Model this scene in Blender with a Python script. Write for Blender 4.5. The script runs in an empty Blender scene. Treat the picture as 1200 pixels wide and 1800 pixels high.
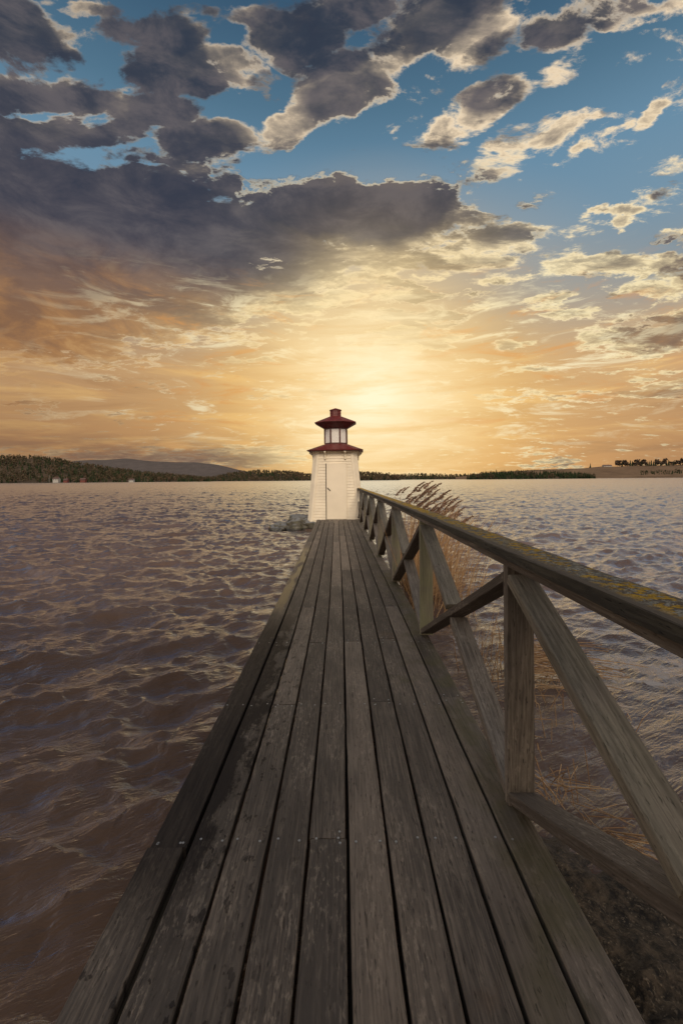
import bpy, math, random
import numpy as np
R = math.radians
random.seed(11)
rng = np.random.default_rng(11)
sc = bpy.context.scene
col = sc.collection

# ------------------------------------------------------------------ camera
H = 1.45                      # eye above the deck (deck top is z = 0)
F, VX, VY, ROLL = 800.0, 600.0, 843.0, R(0.45)   # photo pixels (1200 x 1800)
cd = bpy.data.cameras.new('camera'); cam = bpy.data.objects.new('camera', cd); col.objects.link(cam)
cd.sensor_fit = 'VERTICAL'; cd.sensor_height = 36.0; cd.sensor_width = 24.0
cd.lens = F * 36.0 / 1800.0
cd.shift_y = -(900.0 - VY) / 1800.0
cd.clip_start = 0.05; cd.clip_end = 20000
cam.location = (0, 0, H); cam.rotation_euler = (R(90), ROLL, 0)
sc.camera = cam
sc.view_settings.view_transform = 'Standard'; sc.view_settings.look = 'None'
sc.view_settings.exposure = 0.0; sc.view_settings.gamma = 1.0
sc.render.resolution_x, sc.render.resolution_y = 682, 1024
sc.cycles.use_denoising = True
sc.cycles.max_bounces = 6; sc.cycles.diffuse_bounces = 3; sc.cycles.glossy_bounces = 3
sc.cycles.caustics_reflective = False; sc.cycles.caustics_refractive = False

def unroll(px, py):
    dx, dy = px - VX, py - VY
    c, s = math.cos(ROLL), math.sin(ROLL)
    return c*dx - s*dy, s*dx + c*dy
def at(px, py, z):            # photo pixel -> point at height z
    dx, dy = unroll(px, py); d = F*(H - z)/dy
    return (dx*d/F, d, z)
def atd(px, py, d):           # photo pixel -> point at depth d
    dx, dy = unroll(px, py)
    return (dx*d/F, d, H - dy*d/F)
def azel(px, py):
    dx, dy = unroll(px, py)
    u, v = dx/F, -dy/F
    return math.atan2(u, 1.0), math.atan2(v, math.hypot(u, 1.0))
def S(r, g, b, a=1.0):        # sRGB 0-255 -> linear
    f = lambda c: c/12.92 if c <= 0.04045 else ((c+0.055)/1.055)**2.4
    return (f(r/255.0), f(g/255.0), f(b/255.0), a)

# ------------------------------------------------------------------ node helper
class NT:
    def __init__(s, nt): s.nt = nt
    def put(s, sock, v):
        if v is None: return
        if hasattr(v, 'is_output'): s.nt.links.new(v, sock)
        else:
            try: sock.default_value = v
            except Exception: sock.default_value = tuple(v)[:3]
    def n(s, t, **kw):
        nd = s.nt.nodes.new(t)
        for k, v in kw.items(): setattr(nd, k, v)
        return nd
    def m(s, op, a, b=None, c=None, clamp=False):
        nd = s.n('ShaderNodeMath', operation=op, use_clamp=clamp)
        for i, v in enumerate((a, b, c)): s.put(nd.inputs[i], v)
        return nd.outputs[0]
    def add(s, a, b): return s.m('ADD', a, b)
    def sub(s, a, b): return s.m('SUBTRACT', a, b)
    def mul(s, a, b): return s.m('MULTIPLY', a, b)
    def vm(s, op, a, b=None, sc=None):
        nd = s.n('ShaderNodeVectorMath', operation=op)
        s.put(nd.inputs[0], a); s.put(nd.inputs[1], b)
        if sc is not None: s.put(nd.inputs['Scale'], sc)
        return nd.outputs['Value'] if op in ('LENGTH', 'DOT_PRODUCT', 'DISTANCE') else nd.outputs[0]
    def sep(s, v):
        nd = s.n('ShaderNodeSeparateXYZ'); s.put(nd.inputs[0], v); return nd.outputs
    def comb(s, x=0.0, y=0.0, z=0.0):
        nd = s.n('ShaderNodeCombineXYZ')
        for i, v in enumerate((x, y, z)): s.put(nd.inputs[i], v)
        return nd.outputs[0]
    def ss(s, v, a, b, lo=0.0, hi=1.0, t='SMOOTHSTEP'):
        nd = s.n('ShaderNodeMapRange', interpolation_type=t)
        for i, x in enumerate((v, a, b, lo, hi)): s.put(nd.inputs[i], x)
        return nd.outputs[0]
    def mix(s, f, a, b, mode='MIX'):
        nd = s.n('ShaderNodeMix', data_type='RGBA', blend_type=mode)
        s.put(nd.inputs[0], f); s.put(nd.inputs[6], a); s.put(nd.inputs[7], b)
        return nd.outputs[2]
    def fmix(s, f, a, b):
        nd = s.n('ShaderNodeMix', data_type='FLOAT')
        s.put(nd.inputs[0], f); s.put(nd.inputs[2], a); s.put(nd.inputs[3], b)
        return nd.outputs[0]
    def noise(s, v, scale=1.0, detail=4.0, rough=0.5, dist=0.0, color=False):
        nd = s.n('ShaderNodeTexNoise')
        s.put(nd.inputs['Vector'], v); s.put(nd.inputs['Scale'], scale); s.put(nd.inputs['Detail'], detail)
        s.put(nd.inputs['Roughness'], rough); s.put(nd.inputs['Distortion'], dist)
        return nd.outputs['Color' if color else 0]
    def vor(s, v, scale=1.0, feature='F1', out=0, rand=1.0):
        nd = s.n('ShaderNodeTexVoronoi', feature=feature)
        s.put(nd.inputs['Vector'], v); s.put(nd.inputs['Scale'], scale); s.put(nd.inputs['Randomness'], rand)
        return nd.outputs[out]
    def ramp(s, v, stops, interp='LINEAR'):
        nd = s.n('ShaderNodeValToRGB'); e = nd.color_ramp.elements; nd.color_ramp.interpolation = interp
        while len(e) < len(stops): e.new(0.5)
        for el, (p, c) in zip(e, stops): el.position = p; el.color = c
        s.put(nd.inputs[0], v); return nd.outputs[0]
    def attr(s, name, out='Vector'):
        nd = s.n('ShaderNodeAttribute'); nd.attribute_name = name; return nd.outputs[out]
    def bump(s, h, strength=0.5, dist=0.01, normal=None):
        nd = s.n('ShaderNodeBump'); s.put(nd.inputs['Height'], h)
        nd.inputs['Strength'].default_value = strength; nd.inputs['Distance'].default_value = dist
        if normal is not None: s.put(nd.inputs['Normal'], normal)
        return nd.outputs[0]

# ------------------------------------------------------------------ sky (world)
SUN_AZ, SUN_EL = R(188), R(36)          # lamp: low behind the camera, a little to the right (azimuth clockwise from +Y... see below)
GLOW = azel(655, 700)                   # the bright break in the clouds beyond the lighthouse

# clouds: photo pixels cx, cy, half-width, half-height, tilt (deg, ccw), density
BLOBS = [
 # top left dark banks
 (30,50,100,60,-15,0.85), (110,95,45,26,-10,0.67), (60,150,110,34,5,0.85), (60,225,120,30,0,0.92), (190,232,80,26,10,0.79), (190,168,70,18,-5,0.69),
 (290,110,80,62,30,0.89), (270,190,70,30,0,0.79), (330,135,70,30,-10,0.85), (240,45,60,26,0,0.62), (150,12,80,16,0,0.57), (330,60,40,20,10,0.57),
 (430,135,70,34,-20,0.79), (500,118,60,22,-25,0.57), (355,245,95,34,0,0.89), (250,268,90,18,0,0.73), (60,288,60,14,0,0.57), (260,296,120,14,4,0.77),
 (405,290,60,34,-50,0.59), (385,325,40,24,-30,0.57), (530,60,90,52,10,0.93), (630,30,90,34,0,0.89), (590,170,85,55,15,0.93), (520,225,90,28,20,0.69),
 (650,150,55,48,0,0.67), (700,95,45,40,0,0.57), (345,20,50,14,0,0.43), (460,30,50,20,0,0.47),
 # top right
 (760,40,110,60,10,.95), (830,85,75,40,25,.7), (790,110,40,30,0,.5), (980,60,75,34,20,.75), (1080,20,120,35,0,.75), (1180,40,60,25,0,.45),
 (1000,115,90,28,28,.62), (1110,85,90,34,15,.62), (1190,95,70,28,0,.5), (860,180,75,30,15,.72), (740,240,80,28,5,.62),
 (940,228,110,25,14,.64), (1150,200,60,26,45,.6), (1085,235,25,12,20,.38), (1030,258,28,10,10,.35), (1190,150,40,30,0,.5),
 # the great bank across the middle
 (120,400,300,110,0,1.4), (60,500,320,130,0,1.3), (300,390,150,60,0,1.3), (300,490,220,100,0,1.15), (650,370,190,50,0,1.35),(520,385,120,45,0,1.3),
 (560,430,180,70,0,.9), (740,345,90,32,0,.8), (830,390,75,50,-25,.66), (480,510,150,60,0,.9), (690,430,170,40,0,.7), (250,560,300,50,0,.55),
 (900,420,120,35,-5,.62), (980,410,70,22,0,.5), (820,470,120,40,10,.6), (900,480,60,22,0,.45),
 # right middle
 (1060,385,50,9,8,0.53), (1080,402,20,14,0,0.47), (1165,415,30,16,15,0.55), (1040,462,110,24,5,0.79), (1170,465,60,22,10,0.79),
 (1160,505,70,26,8,0.73), (985,520,50,8,8,0.49), (1000,555,70,12,8,0.55), (1130,590,150,34,6,0.85), (890,602,50,13,-4,0.58),
 (730,520,100,13,2,0.58), (840,545,45,12,0,0.58), (660,548,80,14,-6,0.53), (740,575,110,24,8,0.75), (720,605,110,18,3,0.73), (630,600,60,14,0,0.53),
 (560,560,90,13,4,.5), (690,500,110,14,3,.55), (870,440,90,20,-4,.6), (600,662,90,10,0,.5), (560,692,150,9,-2,.55), (700,640,60,9,0,.5), (800,600,70,10,4,.5), (480,585,90,10,6,.45), (930,650,60,7,0,.42),
 (1140,655,80,10,5,0.55), (1170,690,70,20,4,0.73), (1000,695,170,9,2,0.55), (760,690,220,8,-1,0.55), (840,712,100,5,0,0.43), (640,640,80,12,0,0.49),
 # low left streaks
 (60,715,80,8,-5,0.55), (180,665,60,7,-8,0.53), (270,680,60,7,-10,0.49), (210,730,30,5,0,0.45), (400,640,150,12,4,0.43), (430,790,90,8,2,0.68), (450,806,110,14,6,0.75),
 (975,812,50,8,3,0.78), (950,792,50,6,3,0.49), (300,805,260,14,0,0.63),
]
w = bpy.data.worlds.new('World'); sc.world = w; w.use_nodes = True
w.cycles.sampling_method = 'MANUAL'; w.cycles.sample_map_resolution = 512
def cloud_group():
    g = bpy.data.node_groups.new('cloud_field', 'ShaderNodeTree')
    g.interface.new_socket('Dir', in_out='INPUT', socket_type='NodeSocketVector')
    g.interface.new_socket('Density', in_out='OUTPUT', socket_type='NodeSocketFloat')
    t = NT(g); gi = t.n('NodeGroupInput'); go = t.n('NodeGroupOutput')
    d = gi.outputs[0]; x, y, z = t.sep(d)
    hor = t.m('SQRT', t.add(t.mul(x, x), t.mul(y, y)))
    az = t.m('ARCTAN2', x, y); el = t.m('ARCTAN2', z, hor)
    k = t.m('DIVIDE', 1.0, t.add(t.m('MAXIMUM', z, 0.0), 0.13))
    plane = t.comb(t.mul(x, k), t.mul(y, k), 0.37)
    wn = t.vm('SUBTRACT', t.noise(plane, 3.2, 5, 0.62, color=True), (0.5, 0.5, 0.5))
    wn2 = t.vm('SUBTRACT', t.noise(plane, 14.0, 3, 0.6, color=True), (0.5, 0.5, 0.5))
    p = t.vm('ADD', t.comb(az, el, 0.0), t.vm('MULTIPLY', wn, (0.16, 0.075, 0.0)))
    p = t.vm('ADD', p, t.vm('MULTIPLY', wn2, (0.03, 0.016, 0.0)))
    acc = None
    for cx, cy, rx, ry, rot, amp in BLOBS:
        a0, e0 = azel(cx, cy); c, s = math.cos(R(rot)), math.sin(R(rot))
        a1, e1 = azel(cx + rx*c, cy - rx*s); a2, e2 = azel(cx + ry*s, cy + ry*c)
        mp = t.n('ShaderNodeMapping', vector_type='TEXTURE'); t.put(mp.inputs[0], p)
        mp.inputs['Location'].default_value = (a0, e0, 0)
        mp.inputs['Rotation'].default_value = (0, 0, math.atan2(e1-e0, a1-a0))
        q = 1.35
        mp.inputs['Scale'].default_value = (q*math.hypot(a1-a0, e1-e0), q*math.hypot(a2-a0, e2-e0), 1)
        gr = t.n('ShaderNodeTexGradient', gradient_type='SPHERICAL'); t.put(gr.inputs[0], mp.outputs[0])
        v = t.m('MINIMUM', t.m('MULTIPLY', gr.outputs[1], amp*1.9), amp)
        acc = v if acc is None else t.m('SMOOTH_MAX', acc, v, 0.12)
    puff = t.mul(t.ss(t.noise(t.vm('MULTIPLY', plane, (0.8, 1.2, 1)), 9.0, 3, 0.5), 0.52, 0.66), t.ss(el, R(26), R(33)))
    acc = t.add(acc, t.mul(puff, t.ss(az, 0.25, -0.1, 0.16, 0.34)))
    # beyond the part the photo shows: broken cloud all round
    back = t.ss(y, 0.55, 0.1)
    gen = t.ss(t.noise(plane, 1.6, 2, 0.5), 0.38, 0.62, 0.0, 0.8)
    acc = t.fmix(back, acc, gen)
    pl2 = t.vm('MULTIPLY', plane, (0.72, 1.15, 1.0))
    n1 = t.noise(pl2, 7.5, 10, 0.66, 0.25)
    n2 = t.noise(plane, 2.6, 3, 0.5)
    nn = t.add(t.mul(t.sub(n1, 0.5), 2.9), t.mul(t.sub(n2, 0.5), 0.8))
    dens = t.sub(t.add(t.mul(acc, 1.0), nn), 0.385)
    t.put(go.inputs[0], dens)
    return g
def build_world():
    t = NT(w.node_tree); w.node_tree.nodes.clear()
    out = t.n('ShaderNodeOutputWorld'); bg = t.n('ShaderNodeBackground')
    d = t.vm('NORMALIZE', t.n('ShaderNodeTexCoord').outputs['Generated'])
    x, y, z = t.sep(d)
    hor = t.m('SQRT', t.add(t.mul(x, x), t.mul(y, y)))
    az = t.m('ARCTAN2', x, y); el = t.m('ARCTAN2', z, hor)
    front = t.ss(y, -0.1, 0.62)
    # clear air: daylight sky texture aloft, sunset colours low in front
    sky = t.n('ShaderNodeTexSky', sky_type='NISHITA'); sky.sun_disc = False
    sky.sun_elevation = SUN_EL; sky.sun_rotation = SUN_AZ
    nish = t.vm('SCALE', sky.outputs[0], sc=0.045)
    deg = lambda a: a/60.0
    eld = t.m('DIVIDE', el, R(60))
    warm = t.ramp(eld, [(0.0, S(222,160,100)), (deg(4), S(218,160,98)), (deg(8), S(210,162,106)), (deg(13), S(212,170,120)),
                        (deg(17), S(178,162,142)), (deg(21), S(146,156,160)), (deg(27), S(124,154,174)), (deg(33), S(110,147,172)), (deg(39), S(84,120,144)), (deg(46), S(58,90,116)), (1.0, S(44,76,112))])
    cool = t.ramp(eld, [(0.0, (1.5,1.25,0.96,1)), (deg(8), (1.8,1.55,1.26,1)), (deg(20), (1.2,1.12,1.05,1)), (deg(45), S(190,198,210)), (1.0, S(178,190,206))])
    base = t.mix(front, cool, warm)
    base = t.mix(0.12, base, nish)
    # thin drawn-out veils low down
    sv_ = t.comb(t.mul(az, 2.0), t.mul(el, 17.0), 1.7)
    st = t.noise(sv_, 1.5, 6, 0.62, 0.5)
    lowm = t.mul(t.ss(el, R(20), R(11)), front)
    base = t.mix(t.mul(t.mul(t.ss(st, 0.50, 0.68), 0.55), lowm), base, S(252,206,132))
    base = t.mix(t.mul(t.mul(t.ss(st, 0.48, 0.30), 0.55), lowm), base, S(168,128,92))
    # glow through the clouds
    gx = t.sub(az, GLOW[0]); gy = t.sub(el, GLOW[1])
    r1 = t.m('SQRT', t.add(t.mul(gx, gx), t.mul(t.mul(gy, gy), 0.75)))
    r2 = t.m('SQRT', t.add(t.mul(t.mul(gx, gx), 0.6), t.mul(t.mul(gy, gy), 1.15)))
    g_core = t.m('POWER', t.ss(r1, 0.31, 0.0, t='LINEAR'), 1.5)
    g_wide = t.m('POWER', t.ss(r2, 0.50, 0.0, t='LINEAR'), 1.35)
    g_wide = t.mul(g_wide, front)
    g_core = t.mul(t.mul(g_core, front), t.ss(st, 0.30, 0.62, 0.45, 1.15))
    base = t.mix(t.mul(g_wide, 0.9), base, S(246,200,124))
    # clouds
    wp = t.vm('ADD', t.comb(az, el, 0.0), t.vm('MULTIPLY', t.vm('SUBTRACT', t.noise(d, 7.0, 4, 0.6, color=True), (.5, .5, .5)), (0.13, 0.08, 0)))
    shade = None          # where the clouds are thick and let little light through
    for cx, cy, rx, ry in [(560,60,190,120),(620,180,120,75),(90,215,260,110),(300,130,150,100),(40,90,110,110),(730,30,150,80),(985,50,110,50),(1090,10,160,45),(330,250,130,60),(870,175,70,40),(200,400,420,130),(620,370,260,75)]:
        a0, e0 = azel(cx, cy); a1, _ = azel(cx+rx, cy); _, e1 = azel(cx, cy-ry)
        mp = t.n('ShaderNodeMapping', vector_type='TEXTURE'); t.put(mp.inputs[0], wp); mp.inputs['Location'].default_value = (a0, e0, 0); mp.inputs['Scale'].default_value = (1.2*(a1-a0), 1.2*(e1-e0), 1)
        gr = t.n('ShaderNodeTexGradient', gradient_type='SPHERICAL'); t.put(gr.inputs[0], mp.outputs[0])
        v = t.mul(gr.outputs[1], 2.2); shade = v if shade is None else t.m('MAXIMUM', shade, v)
    grp = cloud_group()
    def dens(v):
        nd = t.n('ShaderNodeGroup'); nd.node_tree = grp; t.put(nd.inputs[0], v); return nd.outputs[0]
    sx, sy = GLOW
    sdir = (math.sin(sx)*math.cos(sy), math.cos(sx)*math.cos(sy), math.sin(sy))
    tow = t.vm('NORMALIZE', t.vm('SUBTRACT', sdir, d))
    d1 = dens(d)
    d2 = dens(t.vm('NORMALIZE', t.vm('ADD', d, t.vm('SCALE', tow, sc=0.06))))
    alpha = t.ss(d1, -0.09, 0.27)
    tau = t.add(t.mul(t.m('MAXIMUM', d1, 0.0), 0.36), t.mul(t.m('MAXIMUM', d2, 0.0), 0.70))
    lit = t.m('EXPONENT', t.mul(t.m('MAXIMUM', t.sub(tau, 0.07), 0.0), -7.0))
    lit_warm = t.mix(t.ss(el, R(40), R(12)), S(246,222,188), S(255,236,184))
    # the left and the top are far from the break in the clouds: less light gets to them
    far = t.ss(r2, 0.60, 1.10)
    lit = t.mul(lit, t.fmix(t.m('MAXIMUM', far, t.mul(t.ss(az, 0.1, -0.5), t.ss(el, R(22), R(33)))), 1.0, 0.62))
    lit = t.mul(lit, t.sub(1.0, t.mul(t.mul(t.m('MINIMUM', shade, 1.0), t.ss(d1, 0.02, 0.30)), 0.90)))
    dark = t.mix(t.ss(el, R(44), R(24)), S(52,61,76), S(74,73,83))
    blot = t.noise(t.comb(t.mul(az, 3.2), t.mul(el, 7.5), 4.4), 2.2, 7, 0.62, 0.6)
    dk_ = t.noise(t.vm('MULTIPLY', d, (1, 1, 2.2)), 9.0, 6, 0.62, 0.3)
    dark = t.mix(t.ss(dk_, 0.42, 0.66), dark, S(96,92,97))
    dark = t.mix(t.mul(t.ss(dk_, 0.46, 0.32), 0.6), dark, S(48,56,72))
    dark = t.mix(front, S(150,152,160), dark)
    cc = t.mix(lit, dark, lit_warm)
    low = t.ss(el, t.fmix(t.ss(az, 0.0, -0.40), R(24), R(27)), t.fmix(t.ss(az, 0.0, -0.40), R(10), R(15)))
    hazec = t.mix(g_wide, S(192,140,86), S(250,205,135))
    lft = t.ss(az, 0.0, -0.40)
    hz = t.mul(t.mul(low, t.fmix(lit, 0.80, t.fmix(lft, 0.18, 0.80))), t.ss(el, R(1.5), R(6), 0.45, 1.0))
    hazec = t.mix(t.mul(t.ss(blot, 0.60, 0.36), 0.75), hazec, t.mix(g_wide, S(112,88,76), S(206,158,104)))
    hazec = t.mix(t.mul(t.ss(blot, 0.54, 0.70), 0.6), hazec, S(244,196,128))
    cc = t.mix(hz, cc, hazec)
    cc = t.mix(t.mul(t.mul(g_wide, 0.45), t.sub(1.0, t.mul(t.m('MINIMUM', shade, 1.0), 0.75))), cc, S(255,238,186))
    # thin edges near the break shine through
    rim = t.mul(t.mul(t.ss(d1, 0.015, 0.07), t.ss(d1, 0.26, 0.12)), t.mul(t.ss(r2, 0.66, 0.34), t.ss(dk_, 0.40, 0.58)))
    cc = t.mix(t.mul(rim, 0.8), cc, S(255,234,190))
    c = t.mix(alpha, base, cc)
    # drawn-out cloud layers around the break
    s2 = t.noise(t.comb(t.mul(az, 3.4), t.mul(el, 15.0), 2.9), 2.0, 9, 0.66, 0.7)
    zone = t.mul(t.mul(t.ss(r2, 0.62, 0.25), front), t.mul(t.ss(el, R(26), R(18)), t.ss(el, R(2), R(6))))
    c = t.mix(t.mul(t.mul(t.ss(s2, 0.52, 0.66), 0.8), zone), c, S(255,242,200))
    c = t.mix(t.mul(t.mul(t.ss(s2, 0.47, 0.32), 0.7), zone), c, S(222,158,92))
    # murk along the far left and far right horizon
    side = t.mul(t.ss(t.m('ABSOLUTE', t.sub(az, GLOW[0])), 0.22, 0.75), t.ss(el, R(12), R(0.5)))
    c = t.mix(t.mul(side, 0.6), c, S(122,98,80))
    hb = t.mul(t.mul(t.ss(t.noise(t.comb(t.mul(az, 3.0), t.mul(el, 16.0), 8.0), 2.0, 5, 0.6), 0.36, 0.56), t.ss(el, R(6.5), R(2.5))), t.mul(t.ss(az, -0.06, -0.2), front))
    c = t.mix(t.mul(hb, 0.75), c, S(104,86,82))
    lside = t.mul(t.mul(t.ss(az, -0.05, -0.60), front), t.ss(el, R(27), R(14)))
    c = t.mix(t.mul(lside, 0.35), c, S(140,100,66))
    halo = t.mul(t.m('POWER', t.ss(r1, 0.40, 0.0, t='LINEAR'), 1.4), front)
    c = t.mix(t.mul(t.mul(halo, t.ss(st, 0.30, 0.60, 0.75, 1.0)), t.sub(1.0, t.mul(t.m('MINIMUM', shade, 1.0), 0.7))), c, S(255,208,120))
    c = t.mix(g_core, c, (1.08, 0.95, 0.64, 1))
    c = t.mix(t.ss(z, -0.02, -0.12), c, (0.05, 0.042, 0.038, 1))
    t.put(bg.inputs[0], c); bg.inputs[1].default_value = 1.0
    t.put(out.inputs[0], bg.outputs[0])
build_world()

# ------------------------------------------------------------------ sun lamp (soft, low, behind the camera)
ld = bpy.data.lights.new('sun', 'SUN'); lo = bpy.data.objects.new('sun', ld); col.objects.link(lo)
ld.energy = 2.0; ld.angle = R(22); ld.color = (1.0, 0.83, 0.62)
from mathutils import Vector, Matrix, noise as mnoise
sv = Vector((math.cos(SUN_EL)*0.139, -math.cos(SUN_EL)*0.990, math.sin(SUN_EL)))     # towards the sun
lo.rotation_euler = sv.to_track_quat('Z', 'Y').to_euler(); lo.location = sv*40

# ------------------------------------------------------------------ object helpers
def tag(o, label=None, cat=None, group=None, kind=None):
    if label: o['label'] = label
    if cat: o['category'] = cat
    if group: o['group'] = group
    if kind: o['kind'] = kind
    return o
def empty(name, loc=(0, 0, 0)):
    o = bpy.data.objects.new(name, None); col.objects.link(o); o.location = loc; o.empty_display_size = 0.2; return o
class MB:
    """collects geometry with grain coordinates (gc) and a tint value per vertex"""
    def __init__(s): s.v = []; s.f = []; s.g = []; s.t = []; s.mi = []; s.nv = 0
    def raw(s, verts, faces, gc=None, tint=0.0, mi=0):
        verts = np.asarray(verts, float); k = len(verts)
        s.v.append(verts); s.g.append(np.asarray(gc, float) if gc is not None else verts)
        s.t.append(np.full(k, tint) if np.isscalar(tint) else np.asarray(tint, float))
        b = s.nv
        for fc in faces: s.f.append([b+i for i in fc]); s.mi.append(mi)
        s.nv += k; return b
    def loft(s, rings, closed=True, cap=True, gc=None, tint=0.0, mi=0):
        n = len(rings[0]); m = len(rings); V = np.concatenate([np.asarray(r, float) for r in rings])
        F = []
        for i in range(m-1):
            for j in range(n if closed else n-1):
                a = i*n+j; b = i*n+(j+1) % n
                F.append((a, b, b+n, a+n))
        if cap: F.append(tuple(range(n-1, -1, -1))); F.append(tuple((m-1)*n+j for j in range(n)))
        s.raw(V, F, gc, tint, mi)
    def tube(s, pts, rad, n=6, tint=0.0, mi=0, cap=True):
        pts = [Vector(p) for p in pts]; rings = []
        if np.isscalar(rad): rad = [rad]*len(pts)
        for i, p in enumerate(pts):
            dr = (pts[min(i+1, len(pts)-1)] - pts[max(i-1, 0)]).normalized()
            a = dr.cross(Vector((0.13, 0.31, 0.94)) if abs(dr.z) < .9 else Vector((1, 0.1, 0))).normalized(); b = dr.cross(a)
            rings.append([p + (a*math.cos(6.2832*k/n) + b*math.sin(6.2832*k/n))*rad[i] for k in range(n)])
        s.loft(rings, True, cap, None, tint, mi)
    def box(s, c, size, mat=None, tint=0.0, mi=0, ch=0.0):
        x, y, z = [q/2 for q in size]
        if ch <= 0:
            V = [Vector((sx*x, sy*y, sz*z)) for sz in (-1, 1) for sx, sy in ((-1,-1),(1,-1),(1,1),(-1,1))]
            Fc = [(0,3,2,1),(4,5,6,7),(0,1,5,4),(1,2,6,5),(2,3,7,6),(3,0,4,7)]
        else:
            def ring(zz, i):
                a, b = x-i, y-i
                return [Vector(q) for q in ((-a+ch,-b,zz),(a-ch,-b,zz),(a,-b+ch,zz),(a,b-ch,zz),(a-ch,b,zz),(-a+ch,b,zz),(-a,b-ch,zz),(-a,-b+ch,zz))]
            rs = [ring(-z, ch), ring(-z+ch, 0), ring(z-ch, 0), ring(z, ch)]
            V = [p for r in rs for p in r]; Fc = []
            for i in range(3):
                for j in range(8):
                    a = i*8+j; b = i*8+(j+1) % 8; Fc.append((a, b, b+8, a+8))
            Fc.append(tuple(range(7, -1, -1))); Fc.append(tuple(24+j for j in range(8)))
        if mat is not None: V = [mat @ p for p in V]
        V = [p + Vector(c) for p in V]
        s.raw([tuple(p) for p in V], Fc, None, tint, mi)
    def board(s, p0, p1, wd, w, th, ch=0.004, step=0.3, bend=None, wob=0.0, tint=0.0, mi=0):
        """sawn board from p0 to p1, width w along wd, thickness th; eased edges, slight waviness"""
        p0, p1, wd = Vector(p0), Vector(p1), Vector(wd).normalized()
        L = (p1-p0).length; dr = (p1-p0)/L; td = dr.cross(wd).normalized(); wd = td.cross(dr).normalized()
        n = max(2, int(L/step)+1); a, b = w/2, th/2
        cs = [(-a+ch,-b),(a-ch,-b),(a,-b+ch),(a,b-ch),(a-ch,b),(-a+ch,b),(-a,b-ch),(-a,-b+ch)]
        off = rng.uniform(0, 50, 3); rings = []; gc = []
        for i in range(n+1):
            l = L*i/n
            for (u, v) in cs: gc.append((u+off[0], l+off[1], v+off[2]))
            sh = 0.0 if i in (0, n) else 1.0
            jw = wob*(mnoise.noise(Vector((off[0], l*1.7, 0)))); jt = wob*0.5*mnoise.noise(Vector((off[1], l*1.1, 5)))
            r = []
            for (u, v) in cs:
                e = wob*0.7*mnoise.noise(Vector((off[2]+u*40, l*6, v*30)))
                p = p0 + dr*l + wd*(u + jw + (e if abs(u) > a*0.9 else 0)) + td*(v + jt)
                if bend: p.x += bend(p.y)
                r.append(tuple(p))
            rings.append(r)
        s.loft(rings, True, True, gc, tint, mi)
    def build(s, name, mats, parent=None, smooth=False):
        V = np.concatenate(s.v); me = bpy.data.meshes.new(name)
        me.from_pydata(V.tolist(), [], s.f)
        at_ = me.attributes.new('gc', 'FLOAT_VECTOR', 'POINT'); at_.data.foreach_set('vector', np.concatenate(s.g).astype(np.float32).ravel())
        a2 = me.attributes.new('tint', 'FLOAT', 'POINT'); a2.data.foreach_set('value', np.concatenate(s.t).astype(np.float32))
        for mt in (mats if isinstance(mats, (list, tuple)) else [mats]): me.materials.append(mt)
        me.polygons.foreach_set('material_index', s.mi)
        if smooth: me.polygons.foreach_set('use_smooth', [True]*len(me.polygons))
        me.update()
        o = bpy.data.objects.new(name, me); col.objects.link(o)
        if parent: o.parent = parent
        return o
def material(name):
    m = bpy.data.materials.new(name); m.use_nodes = True; t = NT(m.node_tree)
    b = m.node_tree.nodes['Principled BSDF']
    return m, t, b

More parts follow.
